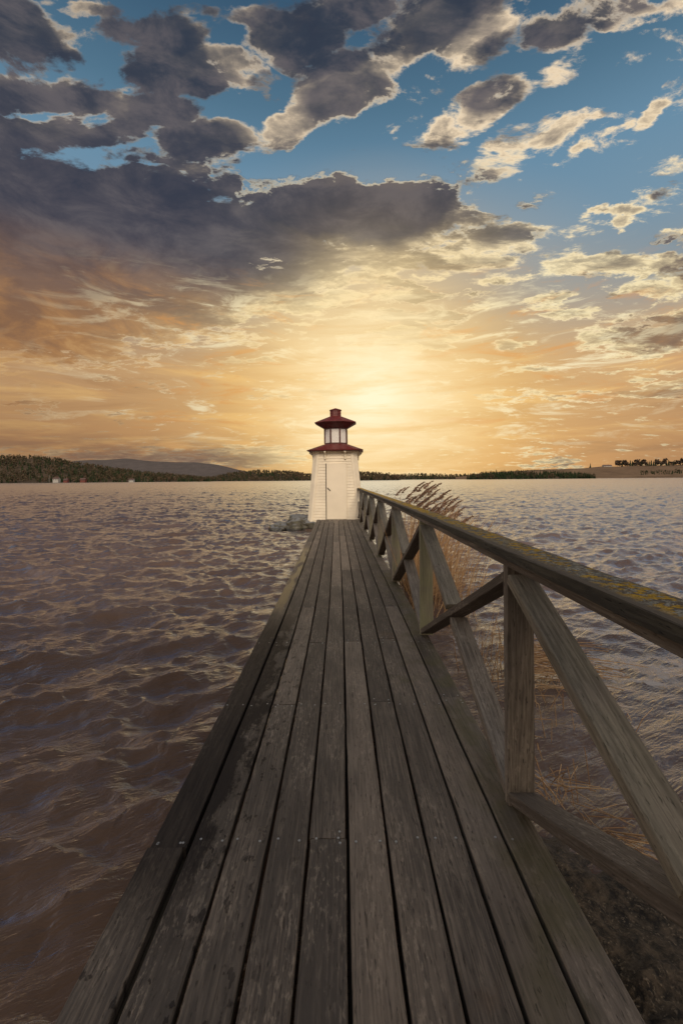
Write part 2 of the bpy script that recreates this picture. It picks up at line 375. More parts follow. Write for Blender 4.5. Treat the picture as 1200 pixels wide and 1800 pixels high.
# ------------------------------------------------------------------ materials
def wood(name, dark, light, fleck, green=(0.10, 0.10, 0.045, 1), kind='rail'):
    m, t, b = material(name)
    gc = t.attr('gc'); tint = t.attr('tint', 'Fac'); P = t.n('ShaderNodeNewGeometry').outputs['Position']
    px, py, pz = t.sep(P)
    v1 = t.vm('MULTIPLY', gc, (95, 6.5, 95)); fine = t.noise(v1, 1.0, 6, 0.68)
    v2 = t.vm('MULTIPLY', gc, (16, 0.55, 16)); rr = t.noise(v2, 1.0, 2, 0.5, 0.3)
    ring = t.m('SINE', t.mul(rr, 75.0)); ring = t.ss(ring, -0.9, 1.0)
    patch = t.noise(t.vm('MULTIPLY', gc, (7, 1.6, 7)), 1.0, 4, 0.6)
    mott = t.noise(t.vm('MULTIPLY', gc, (75, 20, 75)), 1.0, 5, 0.7)
    pit = t.ss(t.noise(t.vm('MULTIPLY', gc, (170, 26, 170)), 1.0, 2, 0.5), 0.64, 0.72)
    big = t.noise(t.vm('MULTIPLY', gc, (60, 7, 60)), 1.0, 2, 0.5)
    pit2 = t.mul(t.ss(big, 0.66, 0.74), t.ss(patch, 0.40, 0.6))
    flk = t.mul(t.ss(mott, 0.52, 0.62), t.ss(patch, 0.42, 0.60))
    # knots: sparse ovals that bend the grain
    kv = t.vm('MULTIPLY', gc, (6.0, 1.3, 6.0)); kd = t.vor(kv, 1.0)
    knot = t.ss(kd, 0.060, 0.03)
    kring = t.mul(t.ss(kd, 0.26, 0.06), t.ss(t.m('SINE', t.mul(kd, 150.0)), -0.2, 0.9))
    val = t.add(t.mul(fine, 0.55), t.mul(ring, 0.11)); val = t.add(val, t.mul(patch, 0.42)); val = t.add(val, t.mul(tint, 0.22))
    c = t.mix(t.ss(val, 0.36, 0.86), dark, light)
    c = t.mix(t.mul(flk, 0.55), c, fleck)
    c = t.mix(t.mul(kring, 0.45), c, dark)
    c = t.mix(t.mul(knot, 0.6), c, (dark[0]*0.55, dark[1]*0.5, dark[2]*0.5, 1))
    c = t.mix(t.m('MAXIMUM', t.mul(pit, 0.75), t.mul(pit2, 0.85)), c, (dark[0]*.3, dark[1]*.3, dark[2]*.3, 1))
    h = t.sub(t.add(t.mul(fine, 0.9), t.mul(ring, 0.25)), t.add(t.mul(pit, 0.9), t.mul(pit2, 1.2)))
    h = t.add(h, t.mul(mott, 0.5))
    rough = 0.78; SPEC = 0.3
    if kind == 'deck':
        rough = 0.62; SPEC = 0.5
        gn = t.noise(P, 1.7, 4, 0.6)
        gm = t.mul(t.ss(t.add(px, t.mul(t.sub(gn, 0.5), 1.2)), 0.40, 0.72), t.ss(t.noise(P, 3.1, 3, 0.6), 0.42, 0.62))
        c = t.mix(t.mul(gm, 0.55), c, (0.075, 0.066, 0.014, 1))
        rst = t.mul(t.ss(t.noise(t.vm('ADD', P, (9, 3, 0)), 2.3, 4, 0.6), 0.58, 0.70), t.ss(px, 0.05, 0.5))
        c = t.mix(t.mul(rst, 0.4), c, (0.10, 0.045, 0.012, 1))
        # splash-wet boards along the open side
        wn = t.noise(t.vm('MULTIPLY', P, (5.5, 2.2, 1)), 1.0, 6, 0.68)
        edge = t.add(t.sub(-0.50, px), t.mul(t.sub(wn, 0.5), 0.75))
        along = t.mul(t.ss(py, 1.25, 1.75), t.ss(py, 5.6, 4.2))
        wet = t.mul(t.ss(edge, -0.03, 0.05), along)
        drops = t.mul(t.mul(t.ss(t.noise(t.vm('MULTIPLY', P, (26, 13, 1)), 1.0, 3, 0.55), 0.60, 0.64), t.ss(px, -0.05, -0.45)), t.ss(py, 7.0, 3.0))
        wet = t.m('MAXIMUM', wet, t.mul(drops, 0.85))
        pool = t.mul(t.ss(t.noise(t.vm('MULTIPLY', P, (9, 1.3, 1)), 1.0, 3, 0.5), 0.44, 0.52), t.mul(t.ss(px, -0.62, -0.68), t.mul(t.ss(py, 4.8, 5.4), t.ss(py, 10.5, 9.0))))
        wet = t.m('MAXIMUM', wet, pool)
        c = t.mix(t.mul(wet, 0.74), c, (0.014, 0.013, 0.015, 1))
        rough = t.fmix(wet, 0.60, 0.50)
        SPEC = t.fmix(wet, 0.5, t.fmix(pool, 0.06, 0.22))
        rough = t.fmix(pool, rough, 0.30)
        h = t.mul(h, t.fmix(wet, 1.0, 0.35))
    if kind == 'rail':
        gn = t.noise(P, 2.6, 3, 0.6)
        c = t.mix(t.mul(t.ss(tint, 0.15, 0.8), t.ss(gn, 0.25, 0.6)), c, t.mix(t.ss(val, 0.3, 0.9), (green[0]*.5, green[1]*.5, green[2]*.5, 1), green))
    if kind == 'cap':
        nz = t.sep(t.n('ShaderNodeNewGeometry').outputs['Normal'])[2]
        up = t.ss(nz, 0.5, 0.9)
        cr = t.vor(P, 95.0, 'DISTANCE_TO_EDGE'); cell = t.vor(P, 95.0, 'F1', 1)
        ln = t.noise(P, 38.0, 5, 0.65); ln2 = t.noise(t.vm('ADD', P, (4, 7, 2)), 9.0, 5, 0.65)
        band = t.noise(P, 2.0, 2, 0.5)
        gcx = t.sep(gc)[0]
        edgef = t.attr('lat', 'Fac')                       # -1 inner edge .. 1 outer edge
        mid = t.mul(t.ss(edgef, -0.75, -0.15), t.ss(edgef, 1.05, 0.75))
        grey = t.mul(t.mul(t.ss(t.noise(P, 55.0, 4, 0.6), 0.46, 0.52), t.ss(cr, 0.02, 0.08)), t.mul(mid, up))
        # denser yellow away from the near end
        thr = t.ss(py, 0.9, 5.0, 0.515, 0.44, t='LINEAR')
        yel = t.mul(t.mul(t.ss(t.add(t.mul(ln, 0.55), t.mul(ln2, 0.45)), thr, t.add(thr, 0.05)), mid), up)
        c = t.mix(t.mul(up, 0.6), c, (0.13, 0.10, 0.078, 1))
        c = t.mix(t.mul(grey, 0.85), c, t.mix(ln2, (0.16, 0.16, 0.12, 1), (0.60, 0.58, 0.50, 1)))
        yc = t.mix(t.noise(P, 90.0, 3, 0.6), (0.26, 0.13, 0.008, 1), (0.78, 0.47, 0.03, 1))
        c = t.mix(t.mul(yel, 0.95), c, yc)
        h = t.add(h, t.add(t.mul(grey, 1.3), t.mul(yel, t.add(1.2, t.noise(P, 140.0, 2, 0.5)))))
        rough = 0.9
    t.put(b.inputs['Base Color'], c); t.put(b.inputs['Roughness'], rough)
    t.put(b.inputs['Specular IOR Level'], SPEC)
    t.put(b.inputs['Normal'], t.bump(h, 0.85, 0.004))
    return m
M = {}
M['deck'] = wood('weathered_deck_wood', (0.060, 0.047, 0.038, 1), (0.215, 0.168, 0.130, 1), (0.33, 0.265, 0.205, 1), kind='deck')
M['rail'] = wood('weathered_rail_wood', (0.105, 0.083, 0.065, 1), (0.31, 0.258, 0.205, 1), (0.36, 0.30, 0.24, 1), green=(0.32, 0.30, 0.18, 1), kind='rail')
M['cap'] = wood('lichen_covered_wood', (0.045, 0.040, 0.032, 1), (0.13, 0.115, 0.085, 1), (0.12, 0.11, 0.08, 1), kind='cap')
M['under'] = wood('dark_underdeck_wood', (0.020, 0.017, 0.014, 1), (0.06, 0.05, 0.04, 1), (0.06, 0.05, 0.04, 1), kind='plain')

def simple(name, colr, rough=0.6, metal=0.0, var=0.0, nscale=4.0, bump=0.0, bscale=40.0, spec=0.5):
    m, t, b = material(name)
    P = t.n('ShaderNodeNewGeometry').outputs['Position']
    c = colr
    if var > 0:
        n = t.noise(P, nscale, 5, 0.6)
        c = t.mix(t.ss(n, 0.3, 0.72), tuple(q*(1-var) for q in colr[:3])+(1,), tuple(min(1, q*(1+var*0.5)) for q in colr[:3])+(1,))
    t.put(b.inputs['Base Color'], c); b.inputs['Roughness'].default_value = rough; b.inputs['Metallic'].default_value = metal
    b.inputs['Specular IOR Level'].default_value = spec
    if bump > 0: t.put(b.inputs['Normal'], t.bump(t.noise(P, bscale, 4, 0.6), bump, 0.005))
    return m
M['nail'] = simple('galvanised_nail', (0.42, 0.42, 0.42, 1), 0.45, 0.7)
M['cream'] = simple('cream_paint', (0.83, 0.725, 0.565, 1), 0.55, var=0.10, nscale=2.2, bump=0.15, bscale=30, spec=0.3)
M['door'] = simple('cream_door_paint', (0.83, 0.72, 0.56, 1), 0.45, var=0.06, nscale=1.3, spec=0.3)
M['red'] = simple('oxide_red_paint', (0.135, 0.020, 0.017, 1), 0.5, var=0.25, nscale=6, spec=0.35)
M['darkred'] = simple('dark_red_frame_paint', (0.085, 0.022, 0.016, 1), 0.55, var=0.2, nscale=8)
M['pane'] = simple('milk_glass', (0.82, 0.78, 0.74, 1), 0.25, var=0.05, nscale=3)
M['blackgap'] = simple('painted_gap_shade', (0.03, 0.025, 0.02, 1), 0.9)  # near-black colour painting the shade in the door's gap
M['iron'] = simple('dark_iron', (0.05, 0.045, 0.04, 1), 0.5, 0.6)

def rock_mat():
    m, t, b = material('wet_lichen_granite'); P = t.n('ShaderNodeNewGeometry').outputs['Position']
    z = t.sep(P)[2]
    nz = t.sep(t.n('ShaderNodeNewGeometry').outputs['Normal'])[2]
    n = t.noise(P, 6, 7, 0.65); n2 = t.noise(P, 19, 5, 0.7)
    c = t.mix(t.ss(n, 0.3, 0.7), (0.030, 0.025, 0.018, 1), (0.12, 0.105, 0.080, 1))
    c = t.mix(t.mul(t.ss(n2, 0.5, 0.62), 0.6), c, (0.13, 0.125, 0.055, 1))
    c = t.mix(t.mul(t.ss(nz, 0.6, 0.95), 0.6), c, (0.24, 0.245, 0.26, 1))
    c = t.mix(t.ss(t.add(z, t.mul(n2, 0.12)), -0.20, -0.30), c, (0.018, 0.015, 0.012, 1))
    t.put(b.inputs['Base Color'], c); t.put(b.inputs['Roughness'], t.ss(z, -0.3, -0.15, 0.25, 0.75))
    t.put(b.inputs['Normal'], t.bump(t.add(n, t.mul(n2, 0.5)), 0.8, 0.03))
    return m
M['rock'] = rock_mat()
def mud_mat():
    m, t, b = material('stony_mud'); P = t.n('ShaderNodeNewGeometry').outputs['Position']
    z = t.sep(P)[2]
    n = t.noise(P, 5, 8, 0.7); n2 = t.noise(P, 24, 6, 0.7); n3 = t.noise(P, 80, 3, 0.6)
    c = t.mix(t.ss(n2, 0.35, 0.68), (0.014, 0.010, 0.007, 1), (0.13, 0.092, 0.058, 1))
    c = t.mix(t.mul(t.ss(n3, 0.55, 0.7), t.ss(n, 0.4, 0.6)), c, (0.24, 0.18, 0.12, 1))
    c = t.mix(t.ss(t.add(z, t.mul(n, 0.1)), -0.24, -0.32), c, (0.030, 0.021, 0.015, 1))
    t.put(b.inputs['Base Color'], c); t.put(b.inputs['Roughness'], t.ss(z, -0.36, -0.26, 0.3, 0.85))
    t.put(b.inputs['Normal'], t.bump(t.add(n2, t.mul(n3, 0.5)), 1.0, 0.02))
    return m
M['mud'] = mud_mat()

def water_mat():
    m, t, b = material('muddy_water'); P = t.n('ShaderNodeNewGeometry').outputs['Position']
    px, py, pz = t.sep(P)
    rot = t.n('ShaderNodeVectorRotate', rotation_type='Z_AXIS'); t.put(rot.inputs['Vector'], P); rot.inputs['Angle'].default_value = R(-30)
    q = t.vm('MULTIPLY', rot.outputs[0], (0.45, 1.0, 1.0))
    b1 = t.noise(q, 5.0, 4, 0.6, 0.6); b2 = t.noise(t.vm('MULTIPLY', q, (0.7, 1, 1)), 17.0, 4, 0.65, 0.5)
    dist = t.vm('LENGTH', P)
    rid = lambda v: t.sub(1.0, t.m('ABSOLUTE', t.mul(t.sub(v, 0.5), 4.0)))
    b3 = rid(t.noise(t.vm('MULTIPLY', q, (0.5, 1, 1)), 3.2, 5, 0.62, 0.8))
    h = t.add(t.add(t.mul(b1, 0.9), t.mul(b2, 0.42)), t.mul(b3, 0.30))
    silt = t.noise(P, 0.35, 4, 0.6)
    c = t.mix(t.ss(silt, 0.3, 0.7), (0.112, 0.070, 0.050, 1), (0.165, 0.106, 0.077, 1))
    # drifting foam to the right of the railing and along the boards
    fv = t.vm('ADD', t.comb(px, py, 0.0), t.vm('MULTIPLY', t.vm('SUBTRACT', t.noise(P, 2.2, 4, 0.6, color=True), (.5, .5, .5)), (0.9, 0.9, 0)))
    fr = t.vor(fv, 3.2, 'SMOOTH_F1')
    fe = t.vor(fv, 3.4, 'DISTANCE_TO_EDGE')
    line = t.mul(t.ss(fe, 0.11, 0.05), t.ss(t.noise(fv, 1.9, 3, 0.5), 0.38, 0.50))
    spot = t.ss(t.noise(P, 11.0, 3, 0.6), 0.64, 0.69)
    def zone(cx, cy, rx, ry):
        mp = t.n('ShaderNodeMapping', vector_type='TEXTURE'); t.put(mp.inputs[0], fv)
        mp.inputs['Location'].default_value = (cx, cy, 0); mp.inputs['Scale'].default_value = (rx, ry, 1)
        g = t.n('ShaderNodeTexGradient', gradient_type='SPHERICAL'); t.put(g.inputs[0], mp.outputs[0]); return g.outputs[1]
    z = t.m('MAXIMUM', zone(2.75, 4.35, 1.0, 0.55), zone(3.7, 4.2, 1.1, 0.6)); z = t.m('MAXIMUM', z, t.mul(zone(1.7, 4.95, 0.8, 0.4), 0.6))
    foam = t.mul(t.m('MAXIMUM', line, t.mul(spot, 0.7)), t.ss(z, 0.08, 0.35))
    crest = t.mul(t.ss(pz, -0.235, -0.19), t.ss(t.noise(P, 5.0, 5, 0.7), 0.58, 0.66))
    foam = t.m('MAXIMUM', foam, t.mul(crest, 0.35), clamp=True)
    c = t.mix(t.mul(foam, 0.85), c, (0.52, 0.46, 0.42, 1))
    bs = t.n('ShaderNodeBump'); t.put(bs.inputs['Height'], h); bs.inputs['Strength'].default_value = 0.85; bs.inputs['Distance'].default_value = 0.045
    nrm = bs.outputs[0]
    # silty body seen through a clear, slightly blue surface reflection
    df = t.n('ShaderNodeBsdfDiffuse'); t.put(df.inputs['Color'], c); t.put(df.inputs['Normal'], t.vm('NORMALIZE', t.vm('ADD', nrm, (0, 0, 0.6))))
    gl = t.n('ShaderNodeBsdfGlossy'); gl.inputs['Color'].default_value = (0.82, 0.86, 0.98, 1); gl.inputs['Roughness'].default_value = 0.20; t.put(gl.inputs['Normal'], nrm)
    fr = t.n('ShaderNodeFresnel'); fr.inputs['IOR'].default_value = 1.32; t.put(fr.inputs['Normal'], nrm)
    mx = t.n('ShaderNodeMixShader'); t.put(mx.inputs[0], t.mul(t.m('MULTIPLY', t.m('MAXIMUM', t.sub(fr.outputs[0], 0.02), 0.0), 2.6, clamp=True), t.sub(1.0, t.mul(foam, 0.9)))); t.put(mx.inputs[1], df.outputs[0]); t.put(mx.inputs[2], gl.outputs[0])
    m.node_tree.nodes.remove(b); t.put(m.node_tree.nodes['Material Output'].inputs[0], mx.outputs[0])
    return m
M['water'] = water_mat()

# ------------------------------------------------------------------ water: wind sea on a grid that thins with distance
WL = -0.36
def sea_tile(N, L, wind, lp, hstd, seed, small=0.07):
    r = np.random.default_rng(seed)
    k1 = np.fft.fftfreq(N, L/N)*2*np.pi; kx, ky = np.meshgrid(k1, k1, indexing='ij'); k = np.hypot(kx, ky); k[0, 0] = 1
    kp = 2*np.pi/lp
    sp = np.exp(-1.0*(kp/k)**2)/k**3.4*np.exp(-(k*small/6.28)**2)
    cosw = (kx*wind[0] + ky*wind[1])/k
    sp = sp*(0.05 + np.maximum(cosw, 0)**5 + 0.08*np.maximum(-cosw, 0)**2); sp[0, 0] = 0
    hk = (r.normal(size=(N, N)) + 1j*r.normal(size=(N, N)))*np.sqrt(sp)
    h = np.fft.ifft2(hk); sdev = h.real.std()
    h = h.real/sdev*hstd
    dx = np.fft.ifft2(1j*kx/k*hk).real/sdev*hstd; dy = np.fft.ifft2(1j*ky/k*hk).real/sdev*hstd
    return np.stack([h, dx, dy], -1)
def samp(tile, L, x, y):
    N = tile.shape[0]; u = (x/L*N) % N; v = (y/L*N) % N
    i = np.floor(u).astype(int) % N; j = np.floor(v).astype(int) % N; fu = (u-np.floor(u))[:, None]; fv = (v-np.floor(v))[:, None]
    i1, j1 = (i+1) % N, (j+1) % N
    return (tile[i, j]*(1-fu)*(1-fv) + tile[i1, j]*fu*(1-fv) + tile[i, j1]*(1-fu)*fv + tile[i1, j1]*fu*fv)
def make_water():
    t1 = sea_tile(1024, 46.0, (0.50, -0.86), 2.4, 0.035, 3, 0.03); t2 = sea_tile(640, 29.0, (0.25, -0.97), 1.0, 0.017, 5, 0.03)
    rad = [0.0]; r = 0.7
    while r < 5200:
        rad.append(r); r *= 1.0065 if r < 320 else 1.03
    rad = np.array(rad[1:])
    ang = np.concatenate([np.radians(np.linspace(-62, 62, 860)), np.radians(np.linspace(62, 298, 90))[1:-1]])
    na, nr = len(ang), len(rad)
    RR, AA = np.meshgrid(rad, ang, indexing='ij')
    x = (RR*np.sin(AA)).ravel(); y = (RR*np.cos(AA)).ravel(); rr = RR.ravel()
    # crests drawn out along the wind rows
    ca, sa = math.cos(R(30)), math.sin(R(30)); al, ac = (x*ca + y*sa)*0.66, -x*sa + y*ca
    w1 = samp(t1, 46.0, al*ca - ac*sa, al*sa + ac*ca); c, s = math.cos(.5), math.sin(.5)
    w2 = samp(t2, 29.0, c*x - s*y, s*x + c*y)
    # calmer in the lee of the bank on the right
    calm = 1 - 0.74*np.exp(-(((x-2.2)/2.2)**2 + ((y-3.2)/2.9)**2))
    calm *= np.where((np.abs(x) < 1.2) & (y < 17), 0.8, 1.0)
    amp = calm/(1 + (rr/420.0)**2)
    hz = WL + (w1[:, 0] + w2[:, 0])*amp
    lam = 0.55*amp
    X = x + lam*(w1[:, 1] + w2[:, 1]*.5); Y = y + lam*(w1[:, 2] + w2[:, 2]*.5)
    X = np.where(rr > 250, x, X); Y = np.where(rr > 250, y, Y)
    hz = np.where(np.abs(X) < 0.9, np.minimum(hz, -0.09), hz)
    V = np.stack([X, Y, hz], 1); V = np.vstack([V, [[0, 0, WL]]])
    I, J = np.meshgrid(np.arange(nr-1), np.arange(na), indexing='ij'); J2 = (J+1) % na
    q = np.stack([I*na+J, I*na+J2, (I+1)*na+J2, (I+1)*na+J], -1).reshape(-1, 4)[:, ::1]
    me = bpy.data.meshes.new('water'); nq = len(q)
    tri = np.stack([np.full(na, nr*na), (np.arange(na)+1) % na, np.arange(na)], 1)[:, ::1]
    me.vertices.add(len(V)); me.vertices.foreach_set('co', V.astype(np.float32).ravel())
    loops = np.concatenate([q.ravel(), tri.ravel()])
    me.loops.add(len(loops)); me.loops.foreach_set('vertex_index', loops.astype(np.int32))
    me.polygons.add(nq+na)
    ls = np.concatenate([np.arange(nq)*4, nq*4+np.arange(na)*3]).astype(np.int32)
    me.polygons.foreach_set('loop_start', ls)
    me.polygons.foreach_set('use_smooth', np.ones(nq+na, bool))
    me.update(calc_edges=True); me.validate()
    me.materials.append(M['water'])
    o = bpy.data.objects.new('water', me); col.objects.link(o); o['kind'] = 'structure'
make_water()

def heightfield(name, xs, ys, fz, mat, kind='structure', smooth=True):
    X, Y = np.meshgrid(xs, ys, indexing='ij'); Z = fz(X, Y)
    V = np.stack([X.ravel(), Y.ravel(), Z.ravel()], 1); n = len(ys)
    Fc = [(i*n+j, (i+1)*n+j, (i+1)*n+j+1, i*n+j+1) for i in range(len(xs)-1) for j in range(n-1)]
    mb = MB(); mb.raw(V, Fc); o = mb.build(name, mat, None, smooth); o['kind'] = kind; return o
def fbm(X, Y, sc_, oct_=5, seed=0.0):
    out = np.zeros_like(X); flat = out.ravel(); xs = X.ravel(); ys = Y.ravel()
    for i in range(len(flat)):
        flat[i] = mnoise.fractal(Vector((xs[i]*sc_+seed, ys[i]*sc_-seed, seed)), 0.9, 2.1, oct_)
    return flat.reshape(X.shape)
def bank_z(X, Y):
    # stony spit beside the near end of the walkway, sinking into the water ahead and to the right
    ed = 2.42 - 0.42*(X-0.8) - np.maximum(0, X-2.0)*0.5
    s = 1/(1+np.exp(-(ed - Y)*5.0))
    s *= 1/(1+np.exp(-(X-0.1)*5)) 
    return -0.60 + 0.37*s + 0.06*fbm(X, Y, 2.6, 6, 3.0) + 0.045*np.abs(fbm(X, Y, 7.0, 4, 8.0))
heightfield('bank', np.linspace(-0.4, 4.5, 200), np.linspace(-1.5, 4.5, 240), bank_z, M['mud'])

# ------------------------------------------------------------------ boardwalk
def bend(y): 
    q = y - 5.0
    return -0.012*(math.sqrt(q*q+1.5)+q)/2
XL, XR, NP = -0.773, 0.803, 10
PITCH = (XR-XL)/NP; YEND = 16.58
pier = tag(empty('boardwalk', (0, 8, 0)), 'long weathered grey-brown plank boardwalk leading over the water to the lighthouse', 'boardwalk')
def child(mb, name, mats, parent, smooth=False):
    o = mb.build(name, mats, parent, smooth)
    if parent is not None: o.matrix_parent_inverse = Matrix.Translation(-Vector(parent.location))
    return o
JOINT = {0: [1.80, 6.2, 10.6], 1: [4.03, 8.4, 12.8], 2: [2.94, 5.16, 9.5, 14.0], 3: [4.05, 8.4, 11.7], 4: [1.84, 6.2, 10.6, 15.0],
         5: [4.08, 7.3, 11.7], 6: [2.97, 7.3, 12.8], 7: [4.14, 9.5, 14.0], 8: [5.2, 8.4, 11.7], 9: [3.02, 7.3, 11.7]}
dk = MB(); NAILS = []
joists = [0.72+1.11*i for i in range(15)]
for i in range(NP):
    x = XL + (i+0.5)*PITCH
    cuts = [-1.2] + JOINT[i] + [YEND]
    wdt = PITCH - 0.0145 + random.uniform(-.002, .002)
    for a, b in zip(cuts[:-1], cuts[1:]):
        tint = random.uniform(-1, 1)*0.8
        zo = random.uniform(-.0025, .0015)
        ex = -0.012 if (i == 0 and a < 0) else 0.0      # the near edge board sits a little proud
        dk.board((x+ex+random.uniform(-.0015, .0015), a+0.0015, -0.0225+zo), (x+ex, b-0.0015, -0.0225+zo), (1, 0, 0), wdt, 0.045, 0.0045, 0.12, bend, 0.003, tint)
    for yj in joists + [c-0.03 for c in JOINT[i]] + [c+0.03 for c in JOINT[i]]:
        if yj > YEND: continue
        for sgn in (-1, 1):
            if random.random() < .12: continue
            NAILS.append((x+sgn*wdt*0.32+random.uniform(-.006, .006), yj+random.uniform(-.012, .012)))
for nx, ny in NAILS:
    r = 0.0052; nx2 = nx + bend(ny)
    ring = [[(nx2+r*math.cos(k*math.pi/4), ny+r*math.sin(k*math.pi/4), zz) for k in range(8)] for zz in (-0.006, 0.0012)]
    dk.loft(ring, True, True, None, 0, 1)
child(dk, 'deck', [M['deck'], M['nail']], pier)
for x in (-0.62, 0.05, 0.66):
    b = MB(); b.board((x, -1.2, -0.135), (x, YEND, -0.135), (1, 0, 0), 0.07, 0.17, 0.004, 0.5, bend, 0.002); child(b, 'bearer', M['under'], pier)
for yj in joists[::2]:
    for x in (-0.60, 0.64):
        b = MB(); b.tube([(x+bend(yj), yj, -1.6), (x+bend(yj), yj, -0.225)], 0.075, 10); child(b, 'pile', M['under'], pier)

# ------------------------------------------------------------------ railing with lichen-grown handrail
rail = tag(empty('railing', (0.79, 8, 0)), 'weathered timber railing with crossed braces and a yellow lichen-grown handrail', 'railing')
RX, RW, RT = 0.786, 0.120, 0.045       # posts and braces are flat boards set across the rail
HB = 1.062                              # underside of the rail
POSTS = [2.01 + 2.215*i for i in range(7)]
PTINT = [0.15, 0.95, 0.75, 0.6, 0.5, 0.4, 0.4]
for i, yp in enumerate([POSTS[0]-2.215] + POSTS):
    b = MB(); ti = 0.2 if i == 0 else PTINT[i-1]
    b.board((RX+bend(yp), yp+0.022, 0.002), (RX+bend(yp), yp+0.022, HB), (1, 0, 0), RW, RT, 0.004, 0.2, None, 0.003, ti)
    o = child(b, 'post', M['rail'], rail)
    if i in (1, 2):
        for dx in (-0.03, 0.03):
            q = MB(); q.loft([[(RX+dx+0.0085*s*math.cos(k*math.pi/5), yp+yy, 0.062+0.0085*s*math.sin(k*math.pi/5)) for k in range(10)] for yy, s in ((0.0005, 1), (-0.003, 1), (-0.0055, .55))], True, True)
            bo = q.build('bolt', M['nail'], o); bo.matrix_parent_inverse = Matrix.Translation(-Vector(rail.location))
YS = [POSTS[0]-2.215] + POSTS + [16.62]
for i in range(len(YS)-1):
    y0, y1 = YS[i]+0.046, YS[i+1]-0.002
    bx = bend((y0+y1)/2)
    z0, z1 = 0.058, HB-0.004
    if i == len(YS)-2: z1 = z0 + (HB-z0)*0.62
    # rises towards the viewer: one unbroken board
    b = MB(); b.board((RX+bend(y1), y1, z0-.02), (RX+bend(y0), y0, z1-0.052), (1, 0, 0), RW-0.002, RT, 0.004, 0.2, None, 0.003, -0.5)
    child(b, 'brace', M['rail'], rail)
    # the other diagonal is cut where they cross
    A, B = Vector((RX+bend(y0), y0, z0-.02)), Vector((RX+bend(y1), y1, z1-0.052))
    L = (B-A).length; g = 0.066/L
    for q0, q1 in ((0, .5-g), (.5+g, 1)):
        b = MB(); b.board(A.lerp(B, q0), A.lerp(B, q1), (1, 0, 0), RW-0.004, RT, 0.004, 0.2, None, 0.003, 0.12 if q0 == 0 else 0.35)
        child(b, 'brace', M['rail'], rail)
b = MB(); b.board((RX, -1.0, HB+0.016), (RX, 16.75, HB+0.016), (1, 0, 0), RW+0.006, 0.032, 0.003, 0.3, bend, 0.003, 0.0)
child(b, 'lower_rail', M['rail'], rail)
b = MB(); CW = 0.158; n = 150
rings = []; gc = []; lat = []
cs = [(-1,-.9),(-.93,-1),(.93,-1),(1,-.9),(1,.80),(.95,.98),(.6,1.0),(.2,1.0),(-.2,1.0),(-.6,1.0),(-.95,.98),(-1,.80)]
for k in range(n+1):
    y = -1.0 + 17.75*k/n; r = []
    for u, v in cs:
        e = 0.004*mnoise.noise(Vector((u*3, y*3.0, v*2)))
        r.append((RX+bend(y)+u*CW/2+e, y, HB+0.032+0.024+v*0.0215+0.6*e)); gc.append((u*CW/2, y, v*.02)); lat.append(u)
    rings.append(r)
b.loft(rings, True, True, gc)
ho = child(b, 'handrail', M['cap'], rail)
la = ho.data.attributes.new('lat', 'FLOAT', 'POINT'); la.data.foreach_set('value', np.array(lat, np.float32))

# ------------------------------------------------------------------ lighthouse
LC = (-0.185, 17.62, 0.0)
lh = tag(empty('lighthouse', LC), 'small cream clapboard lighthouse with red roofs and a white-paned lantern ending the boardwalk', 'lighthouse')
lh.rotation_euler = (0, R(-0.35), R(-2.6))
ZB, ZT = -0.13, 2.55
def hw(z): return 1.015 + (0.800-1.015)*(z/2.53)      # half width over the corner boards
def hf(z): return 0.905 + (0.640-0.905)*(z/2.53)      # half width of a flat face
b = MB(); nc = 25; h0 = (ZT-ZB)/nc
for side in range(4):
    M4 = Matrix.Rotation(side*math.pi/2, 4, 'Z'); rows = []
    for c in range(nc):
        for zz, o in ((ZB+c*h0, 0.015), (ZB+(c+1)*h0-0.0005, -0.004)):
            rows.append([M4 @ Vector((-hf(zz)-.02, -hw(zz)-o+0.02, zz)), M4 @ Vector((hf(zz)+.02, -hw(zz)-o+0.02, zz))])
    V = [tuple(p) for r in rows for p in r]
    b.raw(V, [(2*i, 2*i+1, 2*i+3, 2*i+2) for i in range(len(rows)-1)])
wl = b.build('wall', M['cream'], lh)
for side in range(4):
    M4 = Matrix.Rotation(side*math.pi/2, 4, 'Z'); b = MB(); rings = []
    for zz in (ZB, 0.6, 1.3, 2.0, ZT):
        W, f = hw(zz), hf(zz); e = 0.0
        W += 0.012; pts = [(f-0.075, -W+0.004), (f, -W+0.003), (W-0.003, -f), (W-0.004, -f+0.075), (W-0.06, -f+0.075), (f-0.02, -W+0.09), (f-0.075, -W+0.06)]
        rings.append([tuple(M4 @ Vector((p[0], p[1], zz))) for p in pts])
    b.loft(rings); b.build('corner_board', M['cream'], lh)
def front(u, z, n): return Vector((u, -hw(z)-n, z))
def slab(mb, u0, u1, z0, z1, n0, n1, mi=0):
    V = [front(u, z, n) for n in (n0, n1) for (u, z) in ((u0, z0), (u1, z0), (u1, z1), (u0, z1))]
    mb.raw([tuple(p) for p in V], [(0,1,2,3)[::-1], (4,5,6,7), (0,1,5,4), (1,2,6,5), (2,3,7,6), (3,0,4,7)], mi=mi)
b = MB(); slab(b, -0.315, 0.415, 0.005, 2.035, -0.012, 0.013); door = b.build('door', M['door'], lh)
b = MB(); slab(b, -0.345, -0.318, 0.005, 2.05, -0.012, 0.006); b.build('door_gap_shade', M['blackgap'], door)  # thin dark slab standing in for the shadow along the door edge
b = MB(); slab(b, -0.315, 0.43, 2.038, 2.050, -0.012, 0.009); slab(b, 0.418, 0.426, 0.005, 2.037, -0.012, 0.008); b.build('door_trim', M['cream'], door)
b = MB(); p = front(-0.27, 1.14, 0.013)
